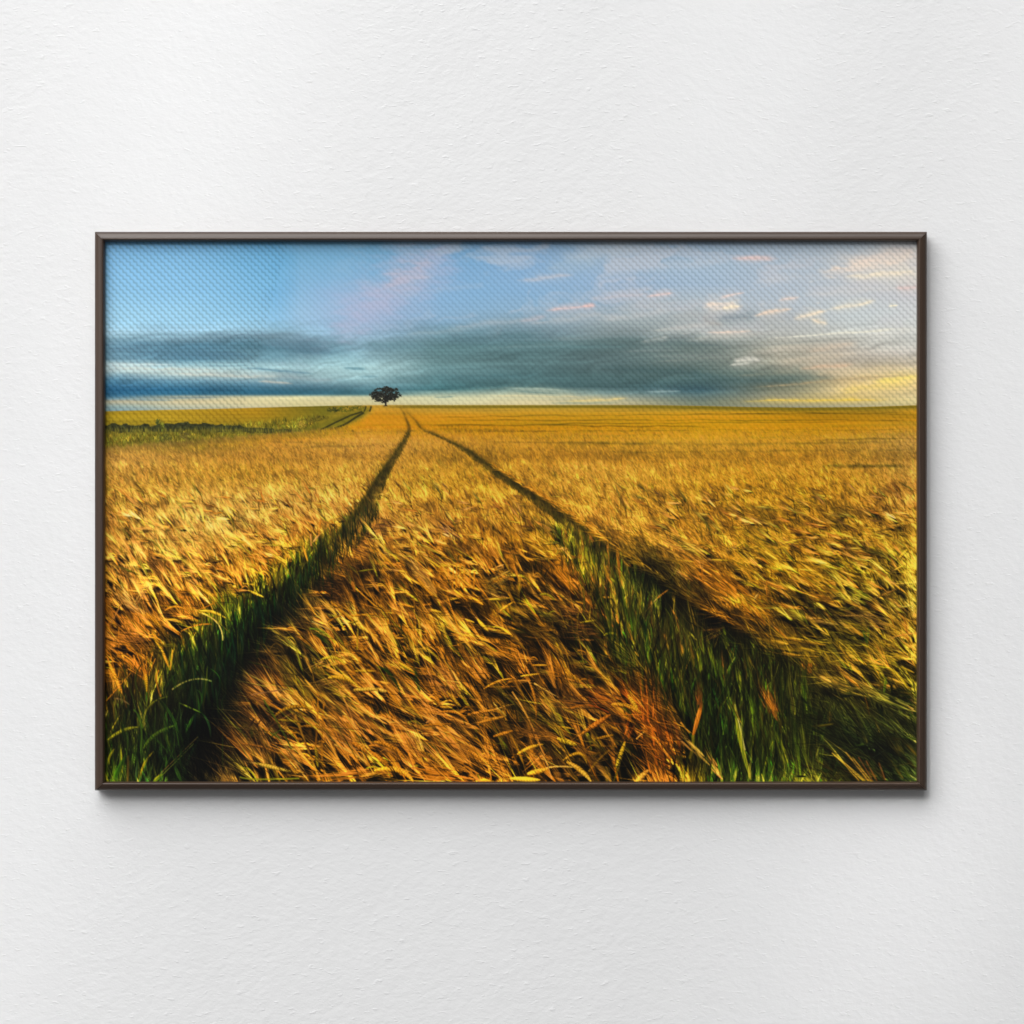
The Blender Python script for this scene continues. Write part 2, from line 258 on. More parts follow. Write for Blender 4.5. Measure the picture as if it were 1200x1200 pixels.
def paint():
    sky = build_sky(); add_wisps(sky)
    img = sky.copy()
    M = build_field()
    hor = np.interp(GX, *zip(*HOR)).astype(np.float32); edge = np.interp(GX, *zip(*EDGE)).astype(np.float32)
    # base of the land
    a = np.clip((GY-hor)*S+.5, 0, 1)[..., None]
    far = np.clip((GY-hor)/60, 0, 1)
    n = fbm(GX/60, GY/1.6, 9, 4); n2 = fbm(GX/2.2+GY/5, GY/2.6, 12, 3)
    land = M*(1+(.17*n*(1-far)**2+.16*n2*np.clip((GY-hor)/25, .1, 1))[..., None])
    # darker line of far crop under the horizon and thin tramlines across
    dl = np.exp(-((GY-hor-2.0)/2.2)**2)*np.clip((GX-445)/40, 0, 1)
    land = land*(1-.62*dl[..., None])+np.array([92, 88, 18], np.float32)*.62*dl[..., None]
    img = img*(1-a)+land*a
    # ---- masks of the near field
    dL = band(TRACK_L, 0); dR = band(TRACK_R, 0)
    D = np.maximum(blur(dL, 1.0)*np.clip((GY-474)/12, .3, 1), blur(dR, 1.0))
    G = poly_mask([(446,590),(424,596),(395,628),(345,655),(300,688),(262,715),(215,752),(185,778),(160,795),(120,805),(120,920),(246,920),(258,850),(286,800),(312,756),(350,712),(385,672),(415,630)], 5)
    G2 = poly_mask([(640,604),(668,628),(700,646),(735,672),(775,700),(812,738),(850,752),(905,775),(950,790),(958,850),(965,920),(800,920),(815,860),(770,800),(735,765),(712,725),(690,690),(655,640)], 6)
    G3 = poly_mask([(950,800),(1000,822),(1080,850),(1080,920),(955,920)], 8)*.42
    G = np.clip(np.maximum(np.maximum(G, G2), G3), 0, 1)
    near_m = np.clip((GY-edge)/2+.5, 0, 1)*np.clip((GY-486)/20, 0, 1)
    gap = .74-.46*np.clip((GY-500)/170, 0, 1)
    cl = fbm(GX/(8+.07*(GY-474)), GY/(4+.04*(GY-474)), 23, 3)
    lay = M*(gap*(1+.25*cl))[..., None]
    lay = lay*(1-.55*D[..., None])
    mixm = (near_m*np.clip((GY-500)/40, 0, .9))[..., None]
    img = img*(1-mixm)+lay*mixm
    # ---- left strip: far hedge, rough grass, ruts
    hed = np.interp(GX, [118,180,230,290,345,352], [501,502,500,503,505,505]).astype(np.float32); ht = np.interp(GX, [118,180,235,290,330,352], [5.2,5.0,5.4,3.8,2.2,0.2]).astype(np.float32)
    gm = ((GY > hed) & (GY < edge)) .astype(np.float32); gm = blur(gm, .6)*np.clip((395-GX)/25, 0, 1)
    gn = fbm(GX/7, GY/4, 14, 4)
    gc = np.array([120, 106, 34], np.float32)*(1+.35*gn[..., None])
    img = img*(1-gm[..., None]*.8)+gc*gm[..., None]*.8
    N = 2600; x = rng.uniform(120, 372, N); yb = np.interp(x, *zip(*EDGE))-rng.uniform(0, 15, N)
    h = rng.uniform(2, 7, N); c = np.array([158, 140, 42])*np.exp(rng.normal(-.12, .38, (N, 1))+.8*fbm(x/14, yb/5, 33, 3)[:, None]); c[:, 0] *= rng.uniform(.78, 1.15, N)
    draw(img, np.c_[x, yb], np.c_[x+rng.normal(0, 1, N), yb-h*.5], np.c_[x+rng.normal(0, 2, N), yb-h], .9, c*.7, c, .7, 'awn', 4)
    hm = np.clip((ht-np.abs(GY-hed)+3.2*fbm(GX/7, GY/4, 19, 4))/1.0, 0, 1)
    hc = np.array([44, 48, 30], np.float32)*(1+.5*fbm(GX/3, GY/2, 29, 3)[..., None])
    img = img*(1-hm[..., None]*.92)+hc*hm[..., None]*.92
    N = 520; x = rng.uniform(122, 372, N); yb = np.interp(x, [118,180,230,290,345,372], [506,507,506,506,507,507])+rng.uniform(-1, 3, N); h = rng.uniform(4, 9, N)
    c = np.array([150, 140, 50])*rng.uniform(.5, 1.15, (N, 1))
    draw(img, np.c_[x, yb], np.c_[x, yb-h*.5], np.c_[x+rng.normal(0, 1.2, N), yb-h], 1.0, c*.8, c, .75, 'awn', 2)
    for (bx, by, bw, bh, cc) in [(184,495,3,4,(70,80,35)),(189,500,2.5,6,(120,125,40)),(389,480.5,7,2.8,(52,58,24)),(405,480,10,3.4,(84,86,24)),(420,478,8,2.6,(88,88,26)),(376,490,9,2.5,(92,82,26)),(362,493,12,2,(104,92,30)),(352,498,6,4,(170,140,50)),(192,514,8,5,(86,86,36)),(215,511,6,4,(96,84,40))]:
        N = int(bw*bh*3)+10; r = np.sqrt(rng.uniform(0, 1, N)); t = rng.uniform(0, 6.28, N)
        x = bx+bw*r*np.cos(t); y = by+bh*r*np.sin(t); c = np.array(cc)*rng.uniform(.55, 1.35, (N, 1))
        draw(img, np.c_[x, y], np.c_[x+.4, y-.8], np.c_[x+rng.normal(0, 1, N), y-1.8], 1.1, c, c, .7, 'awn', 2)
    vg = poly_mask([(366,506),(400,500),(424,489),(436,477),(424,476),(402,484),(378,494),(350,502)], 1.2)[..., None]*.75
    img = img*(1-vg)+np.array([104, 98, 26], np.float32)*(1+.25*gn[..., None])*vg
    for pts, w in [([(372,505),(392,495),(410,486.5),(424,482)], 2.0), ([(386,504),(404,497),(416,489),(426,483)], 2.4), ([(426,482),(428,478),(428.5,475.5)], 1.6), ([(432.5,482),(434,478),(434.5,475.5)], 2.0)]:
        for p, q_ in zip(pts[:-1], pts[1:]):
            draw(img, [p], [((p[0]+q_[0])/2, (p[1]+q_[1])/2+.2)], [q_], w, (40, 40, 20), (40, 40, 18), .8, 'line')
    # ---- the wheat, painted from far to near
    y = 484.0
    while y < 985:
        s = (y-470)/450.0; sp = 6.8*s+.55
        step = sp*.62
        N = int(PWD*1.08/sp*(1.15-.35*np.clip((s-.15)/.3, 0, 1)))
        x = rng.uniform(PX0-30, PX0+PWD+45, N); yb = y+rng.uniform(-.5, .5, N)*step
        ok = yb > np.interp(x, *zip(*EDGE))+.8
        x = x[ok]; yb = yb[ok]; N = len(x)
        if N: wheat_row(img, x, yb, s, M, D, G)
        y += step
    lg = np.log(np.maximum(img.mean(-1), 3)); k = (np.clip((GY-edge)/6, 0, 1)*np.clip((GY-492)/150, 0, 1))
    b1 = blur(lg, 1.6); b2 = blur(lg, 6); b3 = blur(lg, 20)
    e = k*(.75*(lg-b1)+1.15*(b1-b2)+1.0*(b2-b3))
    img = img*np.exp(np.clip(e, -1.6, .9))[..., None]
    # bring the local mean colour to the read-off one
    for sig in (24,):
        mean = blur(img, sig)
        tgt = blur(M*(1-.45*D[..., None]), sig*.6)
        ratio = np.clip((tgt+4)/(mean+4), .5, 2.0)
        wgt = (np.clip((GY-edge)/6, 0, 1)*np.clip((GY-480)/8, 0, 1))[..., None]
        img = img*(1+(ratio-1)*wgt)
    for q in range(3):
        yy = 500+316*rng.uniform(0, 1, 30000)**1.6; xx = rng.uniform(PX0, PX0+PWD, 30000); s_ = (yy-470)/450
        g_ = near(G, xx, yy); ok = (yy > np.interp(xx, *zip(*EDGE))+1) & (g_ < .4) & (near(D, xx, yy) < .5); xx, yy, s_ = xx[ok], yy[ok], s_[ok]; n_ = len(xx)
        tt = ang(120+10*np.clip((xx-700)/200, 0, 1)+24*fbm(xx/(52*s_+6)+40*s_, yy/(30*s_+4), 95, 2)+rng.normal(0, 12, n_)); LL = (16*s_+1.6)*rng.uniform(.5, 1.4, n_)
        cc = near(img, xx, yy-1)*np.where(rng.uniform(0, 1, (n_, 1)) < .45, 1-rng.uniform(.2, .5, (n_, 1))*np.clip(s_*5, .2, 1)[:, None], 1+rng.uniform(.08, .42, (n_, 1))*np.clip(s_*5, .2, 1)[:, None])*np.array([1.03, 1.0, .92])
        A0 = np.c_[xx, yy]; A2 = A0+np.c_[np.cos(tt)*LL, -np.sin(tt)*LL]
        draw(img, A0, (A0+A2)/2+rng.normal(0, .4, (n_, 2))*s_[:, None], A2, .62+1.0*s_, np.minimum(cc, 246), np.minimum(cc, 246)*.95, .75, 'awn', 2)
    bn = fbm(GX/90, (GY+.01*GX)/3.2, 66, 3)*np.clip((530-GY)/25, 0, 1)*np.clip((GY-hor-2)/3, 0, 1)*np.clip((GY-edge)/3, 0, 1)
    img = img*(1+bn[..., None]*np.array([.13, .08, .0], np.float32))
    img = far_lines(img, 1.15)
    # tracks cut dark through the crop
    tr = np.maximum(dL*np.clip((620-GY)/40, 0, 1), dR*np.clip((640-GY)/40, 0, 1))
    tr = blur(tr, .7)*np.clip(.85+.4*fbm(GX/6, GY/4, 71, 3), 0, 1)
    dc = np.array([44, 40, 14], np.float32)*(1+.5*fbm(GX/4, GY/5, 73, 3)[..., None])
    tr = (tr*np.interp(GY, [474, 500, 560, 640], [.85, .85, .88, .55]))[..., None]
    img = img*(1-tr)+dc*tr
    fringe(img)
    features(img, M)
    # the finest bristles, drawn crisply over everything
    for q in range(5):
        n = 2300; y = 566+350*rng.uniform(0, 1, n)**.8; x = rng.uniform(122, 1078, n); s = (y-470)/450; g = near(G, x, y); ok = (near(D, x, y) < .45) & (rng.uniform(0, 1, n) < 1-.45*np.clip((y-760)/80, 0, 1))
        x, y, s, g = x[ok], y[ok], s[ok], g[ok]; n = len(x)
        th = np.where(g > .5, 95, 131+30*fbm(x/60, y/50, 301, 2)+np.where(x > 760, 12, 0))+rng.normal(0, 10, n); t = ang(np.where((rng.uniform(0, 1, n) < .2) & (g < .5), rng.normal(170, 9, n), th))
        L = 58*s*rng.uniform(.35, 1.1, n); c = near(img, x, y); up = rng.uniform(0, 1, (n, 1)) < .62
        c = np.where(up, c*rng.uniform(1.15, 1.75, (n, 1))+np.array([26, 18, 5])*rng.uniform(0, 1, (n, 1))*(1-.7*g[:, None]), c*rng.uniform(.25, .6, (n, 1)))
        A0 = np.c_[x, y]; A2 = A0+np.c_[np.cos(t)*L, -np.sin(t)*L]; bow = rng.normal(0, 1.6, (n, 2))*s[:, None]
        draw(img, A0, (A0+A2)/2+bow, A2, .62, np.clip(c, 0, 244), np.clip(c, 0, 244)*.9, .85, 'awn', 2)
    mean = blur(img, 22); tgt = blur(M*np.array([.93, .98, .84], np.float32), 12)
    ratio = np.clip((tgt+3)/(mean+3), .6, 1.35); wgt = (np.clip((GY-600)/60, 0, 1)*.85)[..., None]
    img *= (1+(ratio-1)*wgt)
    tree(img)
    fm = (np.clip((GY-hor-1)/3, 0, 1))[..., None]; nm = np.clip((GY-560)/150, 0, 1)[..., None]
    lu = img.mean(-1, keepdims=True); sat = lu+(img-lu)*(1+.05*fm)
    lg = np.log(np.maximum(sat.mean(-1), 3)); b1 = blur(lg, 1.2); b2 = blur(lg, 9)
    e = np.clip((GY-500)/80, 0, 1)*(.16*(lg-b1)+.34*(b1-b2)); sat = sat*np.exp(np.clip(e, -1, .6))[..., None]
    q = np.clip(sat/255, 0, 1); q = q**(1+.28*nm)*(1+.26*nm); img = img*(1-fm)+q*255*fm
    mx = img.max(-1, keepdims=True); lim = np.where(mx > 196, 196+(mx-196)*.45, mx); lim = np.minimum(lim, 244)
    soft = img*(lim/np.maximum(mx, 1)); over = np.clip((mx-205)/120, 0, .5)
    soft = soft*(1-over)+(soft*.55+lim*np.array([.45, .37, .22], np.float32))*over
    gcap = soft[..., 0]*.86+6; gm_ = np.clip((GY-540)/60, 0, 1)*(soft[..., 0] > 120); soft[..., 1] = np.where(soft[..., 1] > gcap, soft[..., 1]*(1-.75*gm_)+gcap*.75*gm_, soft[..., 1])
    gmin = soft[..., 0]*.60; rm = np.clip((GY-540)/60, 0, 1)*(soft[..., 0] > 40)*np.where((GX > 690) & (GX < 830) & (GY > 780), .35, .8)
    soft[..., 1] = np.where(soft[..., 1] < gmin, soft[..., 1]*(1-rm)+gmin*rm, soft[..., 1])
    img = img*(1-fm)+soft*fm
    img = np.clip(img, 2, 252)
    # the print's own softness
    img = img*.8+box(img, 1)*.2
    return img

def wheat_row(img, x, yb, s, M, D, G):
    N = len(x)
    m = near(M, x, yb); d = near(D, x, yb); g = near(G, x, yb)
    sw = fbm(x/70+3, yb/45, 91, 2); sw2 = fbm(x/(52*s+6)+40*s, yb/(30*s+4), 95, 2); clp = fbm((x+yb*.7)/(46*s+5)+9, yb/(26*s+3), 97, 3)
    th = 118+12*np.clip((yb-540)/120, 0, 1)+14*np.clip((x-700)/200, 0, 1)*np.clip((yb-570)/60, 0, 1)+14*sw+26*sw2+rng.normal(0, 9+7*np.clip(1-abs(s-.22)/.16, 0, 1), N)
    flat = (rng.uniform(0, 1, N) < .24*np.clip((yb-560)/140, 0, 1)*(1-g)); th = np.where(flat, rng.uniform(155, 200, N), th)
    th = np.where(g > .5, 93+rng.normal(0, 11, N)+6*sw2, th)
    cx = np.cos(ang(th)); cy = -np.sin(ang(th))
    bri = np.exp(rng.normal(0, .24, N)+(.95*clp-.06)*np.clip(.25+s*1.6, 0, 1)); bri = np.where(rng.uniform(0, 1, N) < .12, bri*1.5, bri)
    lum = m.mean(1, keepdims=True)
    pal = np.array([[1.55, 1.08, .30], [1.70, .92, .18], [1.40, 1.16, .40], [1.50, 1.02, .52]])
    hue = pal[rng.integers(0, 4, N)]*lum
    c = (m*.62+hue*.38)*bri[:, None]*1.28
    grn = np.array([.62, .95, .22])*lum*1.5
    c = np.where((g > .5)[:, None], (m*.5+grn*.5)*bri[:, None]*1.15, c)
    c = np.where(((rng.uniform(0, 1, N) < .10) & (s > .1))[:, None], (m*.4+grn*.6)*bri[:, None], c)
    c = c*(1-.5*d[:, None])
    if s < .17:                                                   # far: grain only
        fz = rng.uniform(0, 1, N) > np.clip((s-.07)/.10, 0, 1)
        L = (20*s+1.2)*rng.uniform(.6, 1.5, N)
        P0 = np.c_[x, yb]; P2 = P0+np.c_[cx*L, cy*L]; P1 = (P0+P2)/2+rng.normal(0, .3, (N, 2))
        c = m*(1-.5*d[:, None])*(1+(bri[:, None]-1)*np.clip((s-.03)*5, .08, 1))*np.where(rng.uniform(0, 1, (N, 1)) < .5, np.array([[1.06, 1.0, .9]]), np.array([[.98, 1.02, .8]]))
        draw(img, P0, P1, P2, .9+2*s, c*.95, c*1.03, np.where(rng.uniform(0, 1, N) < .5, .6, .35)*np.clip(s*10+.15, 0, 1), 'awn', 3)
        if s < .07: return
        kk = ~fz; x, yb, c, cx, cy, th, m, g, d, lum, bri = x[kk], yb[kk], c[kk], cx[kk], cy[kk], th[kk], m[kk], g[kk], d[kk], lum[kk], bri[kk]; N = len(x)
        if not N: return
    # dark gaps and leaves underneath
    k = rng.uniform(0, 1, N) < .55
    if k.any():
        n = k.sum(); L = 46*s*rng.uniform(.6, 1.3, n); t = ang(np.where(g[k] > .5, 92, 108)+rng.normal(0, 16, n))
        P0 = np.c_[x[k], yb[k]+L*.35]; P2 = P0+np.c_[np.cos(t)*L, -np.sin(t)*L]; P1 = (P0+P2)/2+np.c_[rng.normal(0, 4*s, n), rng.normal(0, 2*s, n)]
        cd = m[k]*rng.uniform(.28, .85, (n, 1))*np.array([.9, 1.0, .9]); cd = np.where((g[k] > .4)[:, None], cd*np.array([.85, 1.25, 1.0]), cd)
        draw(img, P0, P1, P2, 3.6*s*rng.uniform(.5, 1.2, n), cd*.8, cd*1.1, .8, 'blade', 2)
    # upright blades in the green parts
    k = (g > .45) & (rng.uniform(0, 1, N) < .9)
    if k.any():
        n = k.sum(); L = 62*s*rng.uniform(.5, 1.3, n); t = ang(92+rng.normal(0, 11, n))
        P0 = np.c_[x[k], yb[k]+L*.3]; P2 = P0+np.c_[np.cos(t)*L+rng.normal(0, 6*s, n), -np.sin(t)*L]; P1 = P0+np.c_[np.cos(t)*L*.5, -np.sin(t)*L*.62]
        cg = np.array([[52, 68, 16]])*rng.uniform(.3, 1.35, (n, 1))*np.array([1, 1, 1])*np.clip(lum[k]/34, .45, 1.5)
        cg[:, 0] *= rng.uniform(.6, 1.5, n); cg[:, 2] *= rng.uniform(.6, 1.8, n)
        draw(img, P0, P1, P2, 3.0*s*rng.uniform(.4, 1.2, n), cg*.55, cg*1.15, .85, 'blade', 3)
    keep = rng.uniform(0, 1, N) < np.where(g > .5, .30, 1-.75*d)
    x, yb, c, cx, cy, th, m = x[keep], yb[keep], c[keep], cx[keep], cy[keep], th[keep], m[keep]; N = len(x)
    if not N: return
    L = 25*s*rng.uniform(.65, 1.3, N); bend = rng.normal(0, .22, N)
    P0 = np.c_[x, yb]; P2 = P0+np.c_[cx*L, cy*L]; P1 = (P0+P2)/2+np.c_[-cy*L*bend, cx*L*bend]
    # stalk
    sl = 30*s*rng.uniform(.5, 1.2, N)
    draw(img, P0, P0+np.c_[-cx*sl*.35, -cy*sl*.3+sl*.2], P0+np.c_[-cx*sl*.4+rng.normal(0, 5*s, N), sl*.85], np.maximum(1.1*s, .5), c*.75, c*.42, .7, 'line', 2)
    # awns
    na = 5 if s < .3 else (8 if s < .6 else 11)
    B0 = []; B1 = []; B2 = []; CC = []; WW = []
    spread = rng.uniform(.5, 1.5, N)
    for q in range(na):
        st = rng.uniform(.1, .9, N); b = P0+(P2-P0)*st[:, None]
        t = ang(th+(q/(na-1)-.5)*30*spread+rng.normal(0, 3, N)); l = 58*s*rng.uniform(.6, 1.25, N)
        e = b+np.c_[np.cos(t)*l, -np.sin(t)*l]
        mm = (b+e)/2+np.c_[rng.normal(0, 2.2*s, N), rng.normal(0, 2.2*s, N)]
        f = rng.uniform(.45, 1.25, (N, 1))
        tan = np.array([1.45, 1.05, .62])*m.mean(1, keepdims=True)*1.15
        B0.append(b); B1.append(mm); B2.append(e); CC.append((c*.55+tan*.45)*f)
    draw(img, np.concatenate(B0), np.concatenate(B1), np.concatenate(B2), np.clip(1.15*s, .45, 1.1), np.concatenate(CC)*1.05, np.concatenate(CC)*.85, .72 if s > .25 else .5, 'awn', na)
    # ears
    draw(img, P0, P1, P2, 4.4*s*rng.uniform(.65, 1.15, N), c*.88, c*1.14, .88, 'ear', 4)

def fringe(img):
    # blades leaning over the edges of the two tracks
    for pts, side in ((TRACK_L, -1), (TRACK_R, 1), (TRACK_R, -1), (TRACK_L, 1)):
        a = np.array(pts); n = 420
        y = rng.uniform(505, 640, n); x = np.interp(y, a[:, 1], a[:, 0]); w = np.interp(y, a[:, 1], a[:, 2]); s = (y-470)/450
        x = x+side*w*.5+rng.normal(0, 1.2, n); L = 34*s*rng.uniform(.5, 1.2, n); t = ang(100+rng.normal(0, 16, n))
        c = np.where(rng.uniform(0, 1, (n, 1)) < .5, np.array([[150, 120, 34]]), np.array([[104, 98, 24]]))*rng.uniform(.5, 1.2, (n, 1))
        P0 = np.c_[x, y+L*.4]; P2 = P0+np.c_[np.cos(t)*L, -np.sin(t)*L]
        draw(img, P0, (P0+P2)/2+rng.normal(0, .6, (n, 2)), P2, np.clip(2.4*s, .6, 2), c*.45, c, .7, 'awn', 4)

def tree(img):
    r = np.random.default_rng(5)
    for (x0, y0, x1, y1, w) in [(451.6,475.2,451.4,466,2.1),(451.4,468,446,461,1.2),(451.4,468,457,460,1.2),(449,465,438,465.5,.9),(453,465,465,464,.9),(451.4,467,451,455,1.2),(446,462,440,458,.8),(457,461,462,457,.8),(451.5,475.3,454,475.6,.9),(451.5,475.3,449,475.6,.9)]:
        draw(img, [(x0, y0)], [((x0+x1)/2, (y0+y1)/2-.6)], [(x1, y1)], w, (34, 29, 26), (38, 34, 30), .95, 'line')
    N = 1150; t = r.uniform(0, 2*np.pi, N); q = np.sqrt(r.uniform(0, 1, N))*(.86+.16*np.sin(3*t+1)*np.cos(5*t))
    x = 451+19*q*np.cos(t); y = 462.4+11.2*q*np.sin(t)
    ok = ~((y > 467.5) & (np.abs(x-451) > 12.5)) & ~((y > 472.6)); ok &= vnoise(x/2.6, y/1.9, 4)+.35*vnoise(x/1.2, y/1.2, 8) > .30+.14*q
    x, y = x[ok], y[ok]; n = len(x)
    c = np.array([38, 38, 33])*r.uniform(.5, 1.5, (n, 1))*(1-.012*(y[:, None]-462))
    draw(img, np.c_[x-.6, y], np.c_[x, y-.5], np.c_[x+.6, y+r.normal(0, .5, n)], 1.15, c, c, .85, 'blade', 3)

GOLD = (246, 172, 34); YEL = (255, 204, 54); PALE = (246, 200, 118); ORG = (214, 132, 34); TAN = (196, 140, 80); OLV = (150, 140, 34); GRN = (84, 122, 28); DGR = (40, 66, 24); RED = (190, 84, 22); LIME = (150, 170, 40)
def mk(c, f): return np.array(c, float)*f
def ear(img, a, b, w, c, mid=None, awn=0, al=60, spread=16, ac=None, stalk=None, kind='ear', f=1.0, rev=False):
    a = np.array(a, float); b = np.array(b, float)
    mid_ = (a+b)/2 if mid is None else 2*np.array(mid, float)-(a+b)/2
    if stalk is not None:
        st = np.array(stalk, float); o = b if rev else a
        draw(img, [o], [(o+st)/2+np.array([3, -3])], [st], max(1.2, w*.3), mk(c, .75*f), mk(c, .3*f), .85, 'line')
    if awn:
        tip, base = (a, b) if not rev else (b, a)
        dr = tip-(mid_ if mid is not None else base); th0 = math.atan2(dr[1], dr[0])
        t = th0+np.radians(rng.normal(0, 1, awn)*spread*.5); l = al*rng.uniform(.55, 1.1, awn)
        st = base+(tip-base)*rng.uniform(.05, 1, (awn, 1)); e = st+np.c_[np.cos(t)*l, np.sin(t)*l]
        cc = np.array(ac if ac is not None else TAN)*rng.uniform(.5, 1.2, (awn, 1))*f
        draw(img, st, (st+e)/2+rng.normal(0, 1.8, (awn, 2)), e, 1.0, cc, cc*.8, .8, 'awn', 3)
    draw(img, [a], [mid_], [b], w*.85, mk(c, f*1.02)*np.array([1, .97, .85]), mk(c, .84*f), .95, kind)
def line(img, pts, w, c, kind='line', al=.9, f=1.0):
    pts = [np.array(p, float) for p in pts]
    if len(pts) == 2: m = (pts[0]+pts[1])/2+rng.normal(0, .6, 2)
    else: m = 2*pts[1]-(pts[0]+pts[2])/2
    draw(img, [pts[0]], [m], [pts[-1]], w*.85, mk(c, .9*f), mk(c, .72*f), al, kind)
def bundle(img, a, b, n, wa, wb, c, w=1.0, al=.8, jit=.35):
    # awns running from the ears at b out to their tips around a
    a = np.array(a, float); b = np.array(b, float); d = b-a; L = math.hypot(*d); nv = np.array([-d[1], d[0]])/L
    n = int(n*1.15)
    u = rng.normal(0, .55, (n, 1)); u2 = u*.8+rng.normal(0, jit, (n, 1))
    t0 = rng.uniform(0, .55, (n, 1)); t1 = np.minimum(t0+rng.uniform(.35, .9, (n, 1)), rng.uniform(.8, 1.15, (n, 1)))
    p0 = b-d*t0+nv*(u2*wb*(1-t0)+u*wa*t0); p2 = b-d*t1+nv*(u2*wb*(1-t1)+u*wa*t1)
    cv = rng.normal(0, .03)
    cc = np.array(c)*np.exp(rng.normal(-.22, .34, (n, 1))); cc[:, 1] *= rng.uniform(.9, 1.06, n)
    p1 = (p0+p2)/2+nv*L*(cv+rng.normal(0, .02, (n, 1)))
    draw(img, p0, p1, p2, w*1.15, cc, cc*.8, al*rng.uniform(.35, 1, n), 'awn', 4)
    k = rng.uniform(0, 1, n) < .16
    if k.any() and L > 14:                       # a few ears in the clump
        e = (p2[k]-p0[k]); e = e/np.maximum(np.hypot(*e.T)[:, None], 1e-3); l = L*rng.uniform(.18, .3, (k.sum(), 1))
        draw(img, p0[k], p0[k]+e*l*.5+rng.normal(0, .6, (k.sum(), 2)), p0[k]+e*l, 2.6*w, cc[k]*1.05, cc[k]*.9, .8, 'ear', 2)

def near_wall():
    a = np.interp(GY, [600, 640, 690, 760, 850, 920], [470, 440, 400, 345, 305, 295]); b = np.interp(GY, [600, 660, 720, 800, 920], [620, 660, 680, 720, 745])
    return np.clip(np.maximum((a-GX)/24+.3, (GX-b)/30), 0, 1).astype(np.float32)
def heroes(img, M):
    # the nearer ears one can tell apart, each over its own dark gap, painted from back to front
    n = 1900; y = 572+350*rng.uniform(0, 1, n)**.95; x = rng.uniform(124, 1076, n)
    o = np.argsort(y); x = x[o]; y = y[o]
    left = np.interp(y, [600, 690, 760, 850, 920], [450, 384, 330, 296, 286]); right = np.interp(y, [600, 660, 720, 800, 920], [640, 690, 700, 735, 760])
    wall = np.interp(y, [600, 690, 760, 800], [410, 296, 190, 118]); rr = np.interp(y, [600, 650, 700, 760, 800], [700, 790, 880, 960, 1010])
    ok = ((x > left) & (x < right)) | ((x < wall) & (y < 790)) | ((x > rr) & (y < 830))
    for px, py in zip(x[ok], y[ok]):
        s = (py-470)/450
        m = near(M, np.array([px]), np.array([py]))[0]; lum = m.mean()
        dirn = 131+30*float(fbm(np.array([px/60]), np.array([py/50]), 301, 2)[0])+(12 if px > 760 else 0)
        dk = float(fbm(np.array([px/62.+3]), np.array([py/40.]), 719, 3)[0])*min(1, s*2.2)
        if dk < -.10 and rng.uniform() < .55: continue
        flat = rng.uniform() < (.30 if 300 < px < 760 else .22)
        th = np.radians(rng.normal(168, 10) if flat else rng.normal(dirn, 11))
        L = 21*s*rng.uniform(.6, 1.4); d = np.array([math.cos(th), -math.sin(th)]); nv = np.array([-d[1], d[0]])
        base = np.array([px, py]); tip = base+d*L; arch = rng.normal(0, .12)+(.22 if flat else .05)
        mid = (base+tip)/2+np.array([0, -1])*L*arch
        k = 7; off = rng.normal(0, 7*s, (k, 2))+np.array([1.5, 6])*s
        b0 = base+off-d*L*rng.uniform(-.4, .5, (k, 1)); e0 = b0+d*L*rng.uniform(.7, 1.5, (k, 1))
        draw(img, b0, (b0+e0)/2, e0, 5.6*s, np.array([16, 13, 7])+m*.10, np.array([10, 9, 6])+m*.06, .55*min(1, max(.25, s*1.5)), 'blade')
        f = float(np.clip(lum*np.interp(py, [570, 640, 720], [1.12, 1.55, 2.3]), 60, 200))*float(np.exp(rng.normal(0, .30)+.9*dk)); c = np.array([[1.44, .95, .16], [1.48, .84, .12], [1.32, 1.0, .20], [1.46, 1.0, .36], [.95, .98, .22]][rng.integers(0, 5)])*f*.86
        q = int(rng.integers(18, 32)); st = base+(tip-base)*rng.uniform(0, 1, (q, 1)); t = th+np.radians(rng.normal(0, 7, q)); l = 56*s*rng.uniform(.4, 1.2, q)
        e = st+np.c_[np.cos(t)*l, -np.sin(t)*l]+np.array([0, 1.0])*l[:, None]*(.10 if flat else 0); cc = (c*.5+np.array([1.25, .88, .5])*f*.42)*np.exp(rng.normal(-.1, .32, (q, 1)))
        draw(img, st, (st+e)/2+rng.normal(0, 1.2*s, (q, 2)), e, max(.45, .66*s), cc*1.1, cc*.95, .85, 'awn', 5)
        sl = 34*s; draw(img, [base], [base-d*sl*.3], [base-d*sl*.45+np.array([rng.normal(0, 4*s), sl*.8])], max(.8, 1.4*s), c*.7, c*.25, .8, 'line')
        draw(img, [base], [mid*2-(base+tip)/2], [tip], max(.9, 2.7*s)*rng.uniform(.7, 1.2), c*.92, c*1.14, .94, 'ear')

